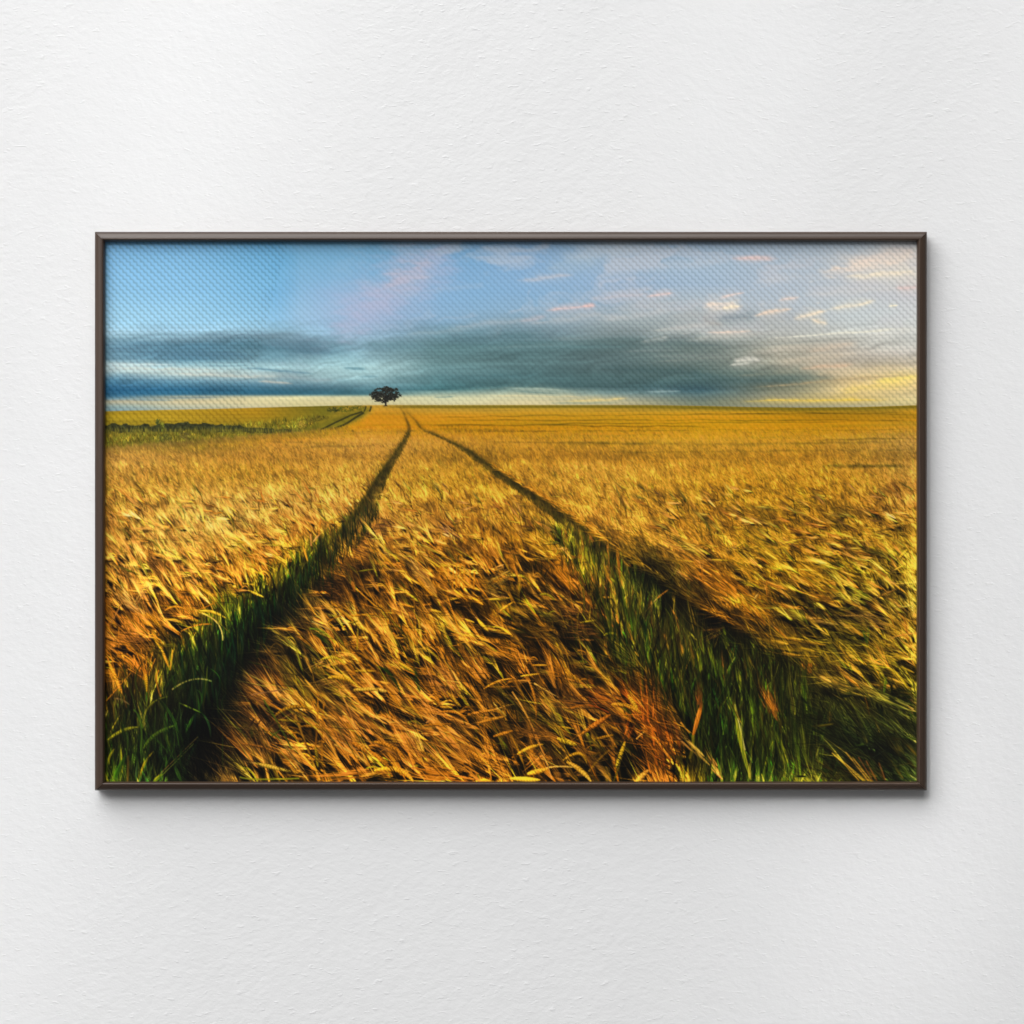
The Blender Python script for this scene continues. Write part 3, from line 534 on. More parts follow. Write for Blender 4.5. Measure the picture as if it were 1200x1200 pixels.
def features(img, M):
    # standing green wall along the left track
    n = 420; u = rng.uniform(0, 1, n)
    path = np.array([(436,598),(412,628),(386,655),(352,684),(318,712),(286,742),(256,772),(236,800),(220,830)]); px = np.interp(u, np.linspace(0, 1, len(path)), path[:, 0]); py = np.interp(u, np.linspace(0, 1, len(path)), path[:, 1])
    s = (py-470)/450; px += rng.normal(0, 1, n)*24*s; py += rng.normal(0, 1, n)*14*s
    L = 66*s*rng.uniform(.5, 1.2, n); t = ang(94+rng.normal(0, 9, n))
    c = np.array([[40, 56, 20]])*rng.uniform(.25, 1.15, (n, 1)); c[:, 0] *= rng.uniform(.5, 1.6, n); c[:, 2] *= rng.uniform(.5, 1.8, n)
    P0 = np.c_[px, py+L*.5]; P2 = P0+np.c_[np.cos(t)*L, -np.sin(t)*L]
    draw(img, P0, (P0+P2)/2+rng.normal(0, 1, (n, 2)), P2, 2.6*s, c*.4, c*1.25, .85, 'blade', 6)
    # brown awns lying over the right side of that track
    n = 520; u = rng.uniform(0, 1, n)
    path = np.array([(446,612),(424,636),(398,672),(368,706),(338,742),(318,778),(300,815),(285,855),(278,905)]); px = np.interp(u, np.linspace(0, 1, len(path)), path[:, 0]); py = np.interp(u, np.linspace(0, 1, len(path)), path[:, 1])
    s = (py-470)/450; px += rng.normal(0, 1, n)*20*s+14*s; L = 60*s*rng.uniform(.5, 1.2, n); t = ang(rng.normal(168, 12, n))
    c = np.array([[124, 78, 42]])*rng.uniform(.2, 1.2, (n, 1))
    P0 = np.c_[px+L*.5, py]; P2 = P0+np.c_[np.cos(t)*L, -np.sin(t)*L]
    draw(img, P0, (P0+P2)/2+np.c_[np.zeros(n), -rng.uniform(0, 5, n)*s], P2, .9, c*1.1, c*.7, .75, 'awn', 6)
    for k in range(420):
        y = rng.uniform(650, 915); lf = np.interp(y, [600, 690, 760, 850, 920], [450, 384, 330, 296, 286]); rt = np.interp(y, [600, 660, 720, 800, 920], [640, 690, 700, 735, 760]); x = rng.uniform(lf, rt); s_ = (y-470)/450
        if fbm(np.array([x/38]), np.array([y/30]), 611, 2)[0] < .02: continue
        L = 48*s_*rng.uniform(.5, 1.2); th = math.radians(rng.normal(105, 26)); c = [(84,104,28),(60,84,24),(120,124,34),(46,66,22)][k % 4]
        line(img, [(x, y), (x+math.cos(th)*L*.5+rng.normal(0, 3*s_), y-math.sin(th)*L*.55), (x+math.cos(th)*L+rng.normal(0, 5*s_), y-math.sin(th)*L)], 3.0*s_*rng.uniform(.4, 1.2), c, 'blade', .85, rng.uniform(.5, 1.2))
    hol = np.clip(-.04-fbm(GX/62.+3, GY/40., 719, 3), 0, .4)*np.clip((GY-600)/80, 0, 1)*1.9
    hol = hol*np.clip(1-near_wall(), 0, 1)
    img *= (1-np.clip(hol, 0, .60))[..., None]
    heroes(img, M)
    # left foreground
    bundle(img, (128,690), (170,722), 26, 12, 4, PALE, .9)
    ear(img, (171,719), (189,737), 5, GOLD, awn=10, al=50, stalk=(205,765))
    ear(img, (229,685), (249,700), 5, YEL, awn=10, al=34, stalk=(270,728)); line(img, [(249,700),(262,714),(268,727)], 1.6, LIME)
    line(img, [(219,694),(239,700)], 2.6, YEL, 'blade'); ear(img, (192,716), (217,715), 3.6, GOLD, mid=(204,711.5)); ear(img, (233,716.5), (264,725), 4, YEL, mid=(248,717.5), stalk=(268,742))
    line(img, [(173,687),(159,708)], 2.2, TAN, f=1.1); line(img, [(170,686),(157,706)], 1.2, PALE); line(img, [(143,704),(128,733)], 2.2, TAN); line(img, [(235,719),(254,731),(260,751)], 1.6, PALE)
    line(img, [(211,740),(230,733),(247,732)], 1.6, ORG, f=1.1); line(img, [(222,717),(234,714),(250,707)], 1.5, ORG)
    bundle(img, (122,750), (182,752), 30, 10, 8, (190,120,60), .9); ear(img, (177,742), (188,762), 4.4, GOLD); line(img, [(138,735),(138,760)], 1.4, ORG)
    ear(img, (126,776), (142,814), 6, GOLD, awn=12, al=40, ac=ORG, stalk=(147,830)); ear(img, (155,768), (166,797), 4, ORG, f=1.1); line(img, [(141,767),(152,774),(160,784)], 1.6, GOLD)
    for e in [(158,764),(164,760),(171,762),(178,764),(181,772),(148,784),(153,772)]: line(img, [e, (170,799)], 1.3, ORG, 'line', .85)
    ear(img, (170,788), (171,812), 5, (210,160,30), stalk=(172,830)); ear(img, (187,758), (197,783), 4, GOLD); line(img, [(201,762),(198,786)], 2, GOLD); line(img, [(185,786),(182,797),(187,817)], 2.2, ORG)
    line(img, [(123,822),(152,789)], 1.2, ORG); bundle(img, (150,765), (172,795), 24, 14, 4, (170,80,24), .8)
    ear(img, (166,852), (196,817), 2.6, OLV, mid=(174,828), kind='blade', f=.8); ear(img, (125,868), (161,853), 5.5, (150,140,36), mid=(143,857)); ear(img, (167,878), (204,851), 6, (96,112,34), mid=(181,862))
    line(img, [(200,809),(224,797),(247,799)], 2, (150,130,70)); line(img, [(208,824),(235,836)], 2, (140,145,40), 'blade'); line(img, [(235,836),(243,848),(246,866)], 3, (60,84,36), 'blade')
    line(img, [(187,820),(203,846),(214,875)], 4, (58,88,26), 'blade'); line(img, [(227,837),(216,860)], 4, (62,92,24), 'blade'); line(img, [(155,832),(164,852),(164,895)], 2.2, (80,104,30)); line(img, [(131,819),(141,821),(151,827)], 2.6, (150,116,72), 'blade')
    line(img, [(125,898),(127,888),(133,878)], 3, (190,170,30), 'blade'); line(img, [(163,912),(168,896),(179,881)], 3, (196,160,26), 'blade'); line(img, [(130,918),(146,886)], 6, (74,112,22), 'blade'); line(img, [(180,914),(231,864)], 1.1, (120,90,40)); line(img, [(186,912),(226,872)], 1.1, (110,104,36))
    line(img, [(178,918),(189,908)], 5, (130,140,24), 'blade'); line(img, [(193,860),(200,880)], 4, (84,96,24), 'blade'); line(img, [(203,896),(212,918)], 5, (54,74,24), 'blade'); line(img, [(148,918),(149,886)], 3, (110,84,30)); line(img, [(158,916),(160,892)], 3, (90,110,60), 'blade')
    for k in range(46):
        x = rng.uniform(124, 262); y = rng.uniform(800, 915); L = rng.uniform(18, 52); t = ang(rng.normal(95, 17))
        line(img, [(x, y), (x+math.cos(t)*L*.5+rng.normal(0, 2), y-math.sin(t)*L*.55), (x+math.cos(t)*L+rng.normal(0, 4), y-math.sin(t)*L)], rng.uniform(1, 3), (60, 84, 24), 'blade', .8, rng.uniform(.35, 1.25))
    # edge of the left crop, sunlit tips
    ear(img, (320,651), (334,660), 4, YEL, awn=8, al=22, stalk=(340,676)); line(img, [(303,675),(309,670),(316,678)], 2.6, YEL, 'blade'); line(img, [(365,637),(376,624)], 2.4, (226,160,100), 'blade'); ear(img, (375,607), (373,628), 3.2, ORG, f=1.1); line(img, [(363,626),(364,640)], 2, (220,150,80)); ear(img, (354,639), (360,658), 3, GOLD, f=.9)
    ear(img, (290,692), (308,700), 3.4, YEL); line(img, [(284,684),(297,686)], 2.2, YEL, 'blade'); line(img, [(277,636),(288,636)], 2.2, YEL, 'blade')
    line(img, [(387,705),(414,729)], 2.4, GOLD); line(img, [(384,729),(404,719)], 2.2, (230,150,30)); ear(img, (411,722), (442,720), 4, GOLD, f=.95); line(img, [(365,740),(391,759)], 5, (70,96,24), 'blade'); line(img, [(362,737),(378,741),(392,754)], 2, LIME); line(img, [(365,729),(389,739)], 2.2, PALE); line(img, [(419,731),(418,762)], 2.4, (210,180,40)); ear(img, (408,731), (419,728), 3.4, (200,170,40))
    line(img, [(412,680),(416,694)], 4, (196,100,40), 'blade'); line(img, [(418,670),(440,667)], 2, OLV, 'blade'); line(img, [(417,690),(430,702),(441,712)], 1.8, GOLD)
    # foreground right of the left track
    bundle(img, (318,772), (372,826), 46, 12, 8, (206,160,52), 1.0); bundle(img, (312,764), (348,800), 24, 8, 5, (190,140,56), .9)
    bundle(img, (362,804), (408,842), 36, 12, 5, (214,160,70), 1.0); bundle(img, (282,815), (345,838), 26, 22, 6, (150,100,54), .9); bundle(img, (280,868), (300,840), 16, 10, 6, (120,84,44), .9)
    ear(img, (320,841), (366,832), 6, (226,164,36), mid=(341,829.5), awn=14, al=46, spread=18, ac=(176,110,50)); ear(img, (375,774), (404,780), 5, (220,190,50), mid=(391,771), awn=8, al=30); ear(img, (384,795), (420,805), 6.4, (240,184,44), mid=(402,795.5), awn=14, al=50, ac=TAN); ear(img, (414,809), (446,808), 6, (250,214,96), awn=10, al=44)
    ear(img, (415,787), (440,787), 4.5, (220,176,40)); line(img, [(293,815),(316,811),(338,808)], 2, (222,160,96)); line(img, [(397,808),(408,832),(418,853)], 2.1, (224,160,84)); line(img, [(372,819),(371,848),(369,877)], 2.4, (214,130,34)); line(img, [(379,825),(377,860),(377,892)], 2.2, (216,140,36))
    line(img, [(345,839),(356,868),(374,915)], 2.8, (222,160,54)); line(img, [(308,821),(326,850),(341,879)], 2.4, (120,140,34)); line(img, [(313,858),(328,866)], 2.6, LIME, 'blade'); line(img, [(314,867),(330,855)], 2.4, (110,140,30), 'blade'); line(img, [(318,833),(330,858)], 1.5, (140,140,40))
    bundle(img, (330,870), (362,914), 22, 10, 5, (216,160,90), 1.0); ear(img, (280,872), (326,884), 3.2, (232,150,60), mid=(305,876)); line(img, [(320,882),(334,886),(345,895)], 3.2, (226,150,40), 'blade'); ear(img, (297,895), (340,905), 6, (224,184,84), awn=16, al=40, ac=(170,130,70)); ear(img, (352,852), (388,860), 5, (220,156,40), mid=(370,853)); ear(img, (325,844), (352,847), 4, (210,170,40))
    ear(img, (412,871), (444,889), 8, (232,140,40), awn=16, al=60, ac=(200,120,60)); line(img, [(391,873),(410,882),(430,894)], 2.2, (240,190,110)); line(img, [(384,867),(400,871),(418,879)], 1.6, (226,170,110)); bundle(img, (408,892), (432,914), 16, 14, 10, (214,130,60), 1.0); bundle(img, (350,912), (440,906), 24, 6, 8, (206,120,50), 1.0); ear(img, (336,861), (350,859), 3, GOLD); ear(img, (347,866), (354,868), 4.5, (230,160,40))
    line(img, [(280,911),(300,914),(350,913)], 2.2, (130,130,30)); ear(img, (369,876), (372,900), 5, (180,150,40)); line(img, [(405,848),(414,860),(420,872)], 3, (226,160,40)); bundle(img, (405,832), (440,858), 16, 8, 10, (190,100,44), 1.0)
    # middle foreground
    ear(img, (438,808), (453,811), 6, (252,220,110), awn=0); ear(img, (467,777), (486,789), 5.5, (206,176,44), awn=10, al=36); ear(img, (454,810), (470,830), 4.6, (232,164,36)); ear(img, (477,820), (497,846), 4, (240,180,40), awn=8, al=40); ear(img, (507,803), (516,829), 5, (236,160,40), awn=16, al=52, ac=(206,140,80), spread=22)
    ear(img, (523,811), (540,829), 5.5, (206,170,50), awn=18, al=56, ac=(200,140,80), spread=26, stalk=(545,850)); ear(img, (516,829), (530,830), 4, YEL); ear(img, (512,836), (549,848), 4.4, (226,150,44), mid=(535,836)); line(img, [(499,848),(515,834)], 1.9, (246,190,110)); ear(img, (496,851), (529,849), 4, (232,160,40)); line(img, [(511,845),(533,868),(558,889)], 3, (240,176,44)); line(img, [(438,839),(464,850),(482,866)], 3, (244,190,80))
    ear(img, (494,882), (524,904), 7, (184,150,40), awn=16, al=60, ac=(196,130,60), mid=(511,891)); ear(img, (438,870), (474,889), 7, (234,160,36), mid=(458,876), awn=8, al=40); ear(img, (438,904), (484,917), 8, (232,180,40), mid=(466,903)); ear(img, (438,883), (456,900), 6.5, (226,140,34)); line(img, [(481,862),(500,878),(518,900)], 1.8, (240,190,110))
    ear(img, (567,808), (601,796), 3, (226,160,40), mid=(584,799)); ear(img, (548,838), (582,832), 4, (226,150,54), awn=10, al=30, rev=True); ear(img, (560,848), (593,840), 5, (200,140,50), awn=8, al=36); bundle(img, (530,868), (598,910), 60, 14, 16, (220,150,54), 1.0); bundle(img, (470,900), (560,915), 36, 10, 6, (206,112,40), 1.0); line(img, [(578,824),(593,840)], 1.8, PALE); ear(img, (548,880), (580,900), 6, (230,160,40), awn=10, al=50)
    ear(img, (578,864), (602,857), 5, (200,130,40)); bundle(img, (540,760), (575,800), 34, 16, 6, (200,136,64), 1.0); bundle(img, (505,765), (540,815), 40, 14, 5, (204,140,80), .9); bundle(img, (452,850), (510,862), 30, 8, 10, (206,130,50), .9); line(img, [(485,775),(489,800),(492,812)], 5, (50,86,26), 'blade', .85); line(img, [(440,782),(456,790),(470,815)], 4, (46,92,28), 'blade', .8)
    for a, b, w, c in [((503,656),(516,666),4,YEL),((517,660),(526,665),3.4,YEL),((441,643),(464,667),4,GOLD),((489,678),(508,700),4.6,(226,160,36)),((538,673),(547,669),3.6,YEL),((532,692),(543,700),4.4,YEL),((505,715),(517,718),3.6,YEL),((466,708),(485,712),4,GOLD),((559,726),(572,740),5,YEL),((586,716),(601,706),3.4,GOLD),((573,703),(598,701),3.6,(200,170,40)),((523,704),(538,701),3,(200,160,40)),((588,736),(601,746),4,GOLD),((545,726),(556,730),3,YEL),((456,649),(468,656),3.4,YEL),((553,700),(566,709),4,GOLD),((467,669),(477,671),3.4,YEL),((546,742),(554,742),2.4,YEL)]: ear(img, a, b, w, c, awn=7, al=26)
    bundle(img, (468,640), (512,698), 40, 10, 4, (214,160,90), .9); line(img, [(493,731),(502,740),(509,749)], 2.2, PALE); bundle(img, (450,705), (494,732), 26, 10, 3, (200,140,70), .9); line(img, [(523,697),(533,725),(541,748)], 1.8, ORG); line(img, [(522,720),(541,747)], 1.8, PALE); bundle(img, (508,612), (540,634), 24, 8, 4, (206,150,90), .8)
    for xx in (531, 535, 539, 544, 551, 556): line(img, [(xx, 660+rng.uniform(0, 10)), (xx-1, 690)], 1.8, (226, 140, 30), 'line', .85)
    bundle(img, (560,690), (600,668), 30, 14, 8, (150,120,70), .8); bundle(img, (560,688), (598,700), 24, 6, 6, (170,130,70), .8)
    line(img, [(614,701),(628,720)], 4, (206,190,40), 'blade'); ear(img, (633,697), (650,704), 3.6, (156,140,36), mid=(643,697.5)); ear(img, (708,745), (728,748), 3.8, (220,186,40), mid=(718,742.5)); ear(img, (680,730), (700,727), 2.6, (180,150,44)); line(img, [(684,700),(697,714)], 2.2, (226,110,30)); line(img, [(707,720),(714,728),(719,735)], 1.8, (216,110,34)); ear(img, (723,640), (728,682), 4, (184,100,30), kind='blade'); line(img, [(728,682),(729,655)], 2, LIME); ear(img, (708,662), (718,690), 4, (190,140,34), awn=8, al=24); line(img, [(716,678),(730,689)], 2.4, (180,180,40)); ear(img, (675,705), (684,708), 2.6, ORG); ear(img, (706,700), (719,701), 3, (220,160,40))
    bundle(img, (648,712), (694,720), 22, 8, 3, (160,100,50), .9); bundle(img, (646,734), (705,742), 26, 12, 8, (150,90,44), .9); bundle(img, (640,652), (678,695), 60, 12, 8, (206,118,30), .9, .6); bundle(img, (600,625), (648,650), 40, 16, 10, (216,150,40), .9, .6)
    ear(img, (660,787), (682,800), 6, (240,180,44), awn=20, al=46, ac=(226,150,44), spread=30); bundle(img, (645,760), (665,795), 26, 8, 3, (226,150,40), 1.0); bundle(img, (604,760), (624,800), 28, 14, 6, (200,120,40), 1.0); ear(img, (624,780), (642,780), 2.6, (226,170,40)); ear(img, (610,793), (633,790), 2.8, YEL); bundle(img, (650,770), (662,812), 24, 8, 5, (214,120,30), 1.0)
    bundle(img, (668,805), (738,828), 46, 18, 4, (186,108,42), .9, .65); bundle(img, (640,824), (720,828), 20, 10, 4, (150,100,54), .8); ear(img, (736,815), (749,833), 6, (240,190,50), awn=16, al=40, ac=RED, spread=30); ear(img, (717,826), (753,837), 6, (240,180,44), mid=(736,828), stalk=(765,870)); line(img, [(669,831),(690,827),(714,836)], 2, (214,90,30)); bundle(img, (752,800), (758,850), 40, 10, 8, (206,96,24), 1.0)
    ear(img, (683,860), (716,838), 8, (214,130,40), awn=12, al=26, ac=ORG); ear(img, (653,866), (676,874), 7.5, (236,200,50), awn=14, al=60, ac=(170,110,54)); ear(img, (606,885), (637,873), 5, (240,184,40), mid=(621,877)); ear(img, (697,867), (720,862), 4.4, (190,140,34)); ear(img, (660,892), (688,896), 5, (210,160,40), mid=(679,884)); ear(img, (664,894), (693,917), 7, (232,180,70), mid=(680,903)); line(img, [(640,901),(655,899),(673,900)], 2, PALE); ear(img, (618,908), (642,902), 7.5, (240,180,40)); ear(img, (598,913), (633,915), 6.5, (244,196,50)); line(img, [(600,811),(624,853),(647,914)], 2, (224,160,90)); ear(img, (619,798), (628,846), 4, (200,130,44), mid=(627,820))
    ear(img, (733,870), (722,901), 6, (206,170,40), stalk=(719,918)); bundle(img, (745,838), (731,872), 12, 9, 3, (200,84,20), 1.2); bundle(img, (610,905), (640,880), 18, 8, 8, (210,130,50), .9); ear(img, (746,917), (761,903), 8, (220,150,60)); line(img, [(690,905),(705,888),(722,874)], 2.4, (150,110,30)); bundle(img, (600,850), (655,868), 30, 10, 5, (160,100,50), .9); line(img, [(746,867),(756,858)], 1.8, (246,190,100)); ear(img, (653,852), (674,855), 2.8, YEL); line(img, [(633,813),(648,822),(652,826)], 3, (150,120,40), 'blade'); line(img, [(626,801),(655,818)], 1.6, PALE)
    for k in range(330):
        y = 606+190*rng.uniform()**.8; s_ = (y-470)/450; x = np.interp(y, [600, 660, 720, 800], [648, 690, 730, 790])+rng.normal(0, 1)*np.interp(y, [600, 700, 800], [9, 26, 60]); L = 62*s_*rng.uniform(.5, 1.2); th = math.radians(rng.normal(108, 15))
        c = [(196,150,40),(150,140,40),(210,132,44),(120,116,32),(176,120,40),(60,66,22),(28,28,16)][k % 7]
        ex, ey = x+math.cos(th)*L, y-math.sin(th)*L
        line(img, [(x, y+L*.3), ((x+ex)/2+rng.normal(0, 1.5), (y+ey)/2), (ex, ey)], max(.9, 2.2*s_*rng.uniform(.5, 1.2)), c, 'awn' if k % 3 else 'blade', .8, rng.uniform(.45, 1.05))
        if k % 7 < 3: bundle(img, (ex, ey), (x, y-L*.1), 5, 3*s_+1, 1.5, c, .8, .6)
    # green upright stand on the right
    for k in range(190):
        x = rng.uniform(700, 960); lo = np.interp(x, [700, 760, 800, 960], [760, 840, 918, 918]); hi = np.interp(x, [700, 760, 820, 900, 960], [690, 730, 770, 810, 800]); y = rng.uniform(hi, lo); L = rng.uniform(24, 62); t = ang(rng.normal(95, 10))
        line(img, [(x, y), (x+math.cos(t)*L*.5+rng.normal(0, 2), y-math.sin(t)*L*.5), (x+math.cos(t)*L+rng.normal(0, 4), y-math.sin(t)*L)], rng.uniform(1, 3.4), [(84,92,22),(56,70,18),(112,100,26),(104,76,22)][k % 4], 'blade', .7, rng.uniform(.25, 1.05))
    for xx, y0, y1, c in [(820,740,790,(140,140,30)),(828,735,792,(150,150,36)),(838,755,800,(160,160,36)),(846,760,806,(120,130,30)),(868,775,815,(150,140,36)),(813,745,790,(150,120,30)),(799,735,775,(170,130,40)),(885,802,850,(110,130,26)),(790,722,770,(120,130,30)),(852,728,765,(150,150,34)),(926,778,840,(140,140,34)),(931,772,860,(130,120,40)),(944,782,840,(90,110,24)),(946,830,916,(150,140,44)),(938,850,916,(120,130,30)),(760,720,780,(60,90,30)),(735,690,740,(110,130,30)),(744,700,760,(90,110,26))]:
        bundle(img, (xx-6, y0), (xx+3, y1), 9, 3.5, 2, c, 1.3, .8)
    ear(img, (824,822), (812,866), 6, (236,120,30), kind='blade'); bundle(img, (822,795), (818,836), 16, 6, 4, (170,90,30), 1.0); line(img, [(813,862),(809,890)], 4, (150,120,24)); bundle(img, (765,828), (782,905), 40, 16, 18, (188,96,26), 1.0); bundle(img, (786,830), (800,890), 20, 8, 8, (170,80,24), 1.0); bundle(img, (774,842), (850,915), 12, 4, 5, (220,150,80), 1.0); line(img, [(798,847),(809,860)], 2.2, (240,150,50))
    ear(img, (863,828), (881,915), 6, (150,150,40), mid=(869,870), kind='blade'); line(img, [(862,826),(869,858),(874,880)], 1.8, (220,200,130)); bundle(img, (856,812), (868,850), 14, 7, 3, (190,150,50), 1.0); bundle(img, (892,800), (918,850), 30, 9, 7, (190,104,36), 1.1); bundle(img, (905,845), (925,900), 18, 8, 6, (120,120,30), 1.2); line(img, [(880,916),(879,895)], 4, (180,150,60), 'blade'); bundle(img, (826,875), (850,916), 12, 4, 6, (200,130,60), 1.0)
    # crop leaning over the upper edge of the right track
    n = 460; yq = 540+215*rng.uniform(0, 1, n)**.9; a_ = np.array(TRACK_R); xq = np.interp(yq, a_[:, 1], a_[:, 0]); wq = np.interp(yq, a_[:, 1], a_[:, 2]); s_ = (yq-470)/450
    xq = xq+wq*.55+rng.normal(4, 5, n)*s_*2; L = 62*s_*rng.uniform(.5, 1.25, n); t = ang(rng.normal(146, 13, n))
    mm = near(M, xq+30*s_, yq-14*s_); c = mm*np.exp(rng.normal(.12, .36, (n, 1)))*np.array([1.12, 1, .8])
    P0 = np.c_[xq+L*.55, yq+L*.22]; P2 = P0+np.c_[np.cos(t)*L, -np.sin(t)*L+L*.12]
    draw(img, P0, (P0+P2)/2+np.c_[np.zeros(n), -rng.uniform(0, 9, n)*s_], P2, np.clip(1.6*s_, .7, 1.2), c, c*.75, .8, 'awn', 8)
    for k in range(60):
        x = rng.uniform(955, 1080); y = rng.uniform(812, 925); th = rng.normal(140, 22); L = rng.uniform(16, 34); c = [(96,104,30),(150,120,36),(70,86,30),(180,136,44),(58,74,34)][k % 5]
        dx, dy = math.cos(math.radians(th))*L, -math.sin(math.radians(th))*L
        bundle(img, (x+dx*1.6, y+dy*1.6), (x, y), 5, 5, 2, np.array(c)*rng.uniform(.35, .8), .8, .7)
        if k % 2: ear(img, (x, y), (x+dx*.6, y+dy*.6), 3.4, c, f=rng.uniform(.35, .85))
    # right of the right track
    bundle(img, (800,655), (868,700), 90, 20, 10, (216,130,34), 1.0, .7); bundle(img, (862,690), (905,735), 60, 20, 12, (206,140,34), 1.0, .7); bundle(img, (845,672), (875,702), 46, 8, 8, (226,140,32), 1.0, .65)
    for a, b, w, c in [((835,656),(854,657),3,(230,180,44)),((863,641),(874,636),3.4,YEL),((879,642),(901,639),3,(230,180,50)),((797,671),(814,682),2.4,(200,120,50)),((770,702),(784,691),2,(206,120,34)),((823,666),(825,684),2.4,(206,96,24)),((899,680),(900,705),2,(190,120,40)),((978,645),(996,663),3,YEL),((918,637),(942,632),3,YEL),((1055,654),(1065,644),4.6,YEL),((1050,684.5),(1077,684),2.4,(236,190,80)),((1030,700),(1054,690),2.6,(190,130,60)),((1023,724),(1054,738),3.4,(206,150,60)),((1005,709),(1032,737),2,(226,170,60)),((986,722),(1030,722),3,(196,140,80)),((955,693),(957,721),2.4,OLV),((1028,668),(1040,676),2.6,(206,130,50)),((1050,668),(1062,662),3,YEL),((998,643),(1010,643),3,(230,190,80)),((1020,640),(1028,645),3.4,(216,180,40)),((880,698),(900,712),3,(226,160,40)),((888,697),(884,704),2,PALE),((948,712),(960,726),2.2,(190,120,40)),((965,729),(985,733),2,(220,170,90)),((990,732),(1003,744),2,(216,150,60)),((1047,747),(1077,742),2.6,(226,150,70)),((1058,752),(1077,764),3,(216,160,60)),((908,735),(925,750),3,(206,130,40)),((1038,716),(1052,731),2.6,(226,170,60)),((1056,712),(1072,710),2.6,(196,170,80))]: ear(img, a, b, w, c, awn=5, al=24)
    for a, b, n, wa, wb, c in [((920,660),(985,700),50,14,8,(226,160,44)),((930,690),(990,712),30,8,6,(216,140,44)),((870,620),(920,655),46,18,12,(216,170,50)),((760,620),(830,660),60,14,14,(206,150,60)),((985,715),(1050,735),30,12,8,(190,134,70)),((820,745),(850,735),24,14,5,(180,120,44)),((880,745),(975,765),40,12,12,(190,140,40)),((952,788),(1000,812),46,8,10,(216,160,70)),((952,762),(1056,832),16,8,8,(216,160,70)),((1000,770),(1076,800),40,14,18,(190,150,44)),((1030,765),(1077,772),20,6,5,(240,190,60)),((960,800),(1040,816),26,8,8,(150,120,50)),((1010,805),(1076,838),30,10,14,(150,140,60)),((1008,866),(1034,842),12,5,4,(90,96,44)),((1046,862),(1064,892),12,8,4,(130,104,36)),((1060,820),(1077,832),12,8,8,(180,130,70))]: bundle(img, a, b, n, wa, wb, c, .95, .7)
    for a, b, c in [((976,883),(1013,916),(232,170,60)),((979,881),(1008,916),(206,140,50)),((992,882),(1019,916),(226,150,60)),((1000,888),(1022,916),(190,130,50)),((1007,888),(1024,916),(150,84,40)),((1016,892),(1029,916),(170,90,40)),((1031,894),(1039,916),(150,80,40)),((985,890),(1015,916),(210,150,60))]: line(img, [a, b], 1.7, c)
    line(img, [(1033,779),(1052,790),(1066,810)], 2.8, (220,180,44), 'blade'); line(img, [(1040,793),(1037,814)], 4, (130,140,34), 'blade'); line(img, [(1012,738),(1018,757)], 3, (80,106,40), 'blade'); line(img, [(1019,732),(1017,758)], 2.4, (120,130,40), 'blade'); line(img, [(996,774),(1000,789)], 2.4, (150,140,44), 'blade'); line(img, [(957,890),(962,872)], 2, (170,150,60), 'blade'); line(img, [(1024,889),(1040,879)], 1, (84,90,54)); bundle(img, (948,773), (951,790), 10, 8, 8, (190,90,30), 1.3); line(img, [(848,862),(852,840)], 2, (110,120,30))
    # black pockets between stalks
    for (bx, by, rx, ry, al) in [(968,714,10,8,.85),(700,640,11,7,.6),(842,728,22,9,.6),(880,745,14,9,.7),(760,672,11,16,.55),(945,700,9,6,.5),(975,812,14,9,.75),(1030,884,20,12,.6),(612,668,8,6,.6),(570,668,8,8,.6),(600,684,10,5,.5),(658,724,12,9,.6),(660,742,10,10,.6),(240,900,14,26,.7),(272,790,16,26,.5),(330,720,16,10,.45),(385,680,12,8,.4),(735,850,16,14,.5),(1060,690,14,6,.35),(500,738,10,5,.5),(577,740,10,8,.5),(470,795,14,7,.5),(512,712,7,5,.5),(745,890,16,20,.4),(925,820,6,22,.5),(640,842,14,8,.45),(555,815,12,8,.4),(935,864,5,14,.5)]:
        j0 = int(max(0, (bx-rx*2-PX0)*S)); j1 = int(min(W, (bx+rx*2-PX0)*S)); i0 = int(max(0, (by-ry*2-PY0)*S)); i1 = int(min(H, (by+ry*2-PY0)*S))
        gx = GX[i0:i1, j0:j1]; gy = GY[i0:i1, j0:j1]
        q = ((gx-bx)/rx)**2+((gy-by)/ry)**2+.8*fbm(gx/5, gy/7, int(bx), 3)
        lu = img[i0:i1, j0:j1].max(-1)
        m = (np.exp(-np.clip(q, 0, 9)*1.1)*al*np.clip(1.15-lu/190, 0, 1))[..., None]
        img[i0:i1, j0:j1] = img[i0:i1, j0:j1]*(1-m)+np.array([14, 13, 12], np.float32)*m
# ---------------------------------------------------------------- end of the printed picture

# ================================================================ the scene
import bpy, bmesh
KEY = 2290; BAND = .075
scene = bpy.context.scene
C = scene.collection
for o in list(bpy.data.objects): bpy.data.objects.remove(o)
MM = .001
def wx(px): return (px-600)*MM            # one millimetre of the picture is one pixel of the 1200 px photograph
def wz(py): return (600-py)*MM
def link(name, me, mat, parent=None):
    o = bpy.data.objects.new(name, me); C.objects.link(o)
    if mat: me.materials.append(mat)
    if parent: o.parent = parent
    return o
def mat_new(name):
    m = bpy.data.materials.new(name); m.use_nodes = True
    nt = m.node_tree; nt.nodes.clear()
    out = nt.nodes.new('ShaderNodeOutputMaterial'); b = nt.nodes.new('ShaderNodeBsdfPrincipled')
    nt.links.new(b.outputs[0], out.inputs[0])
    return m, nt, b
def N_(nt, t, **k):
    n = nt.nodes.new(t)
    for a, v in k.items(): setattr(n, a, v)
    return n
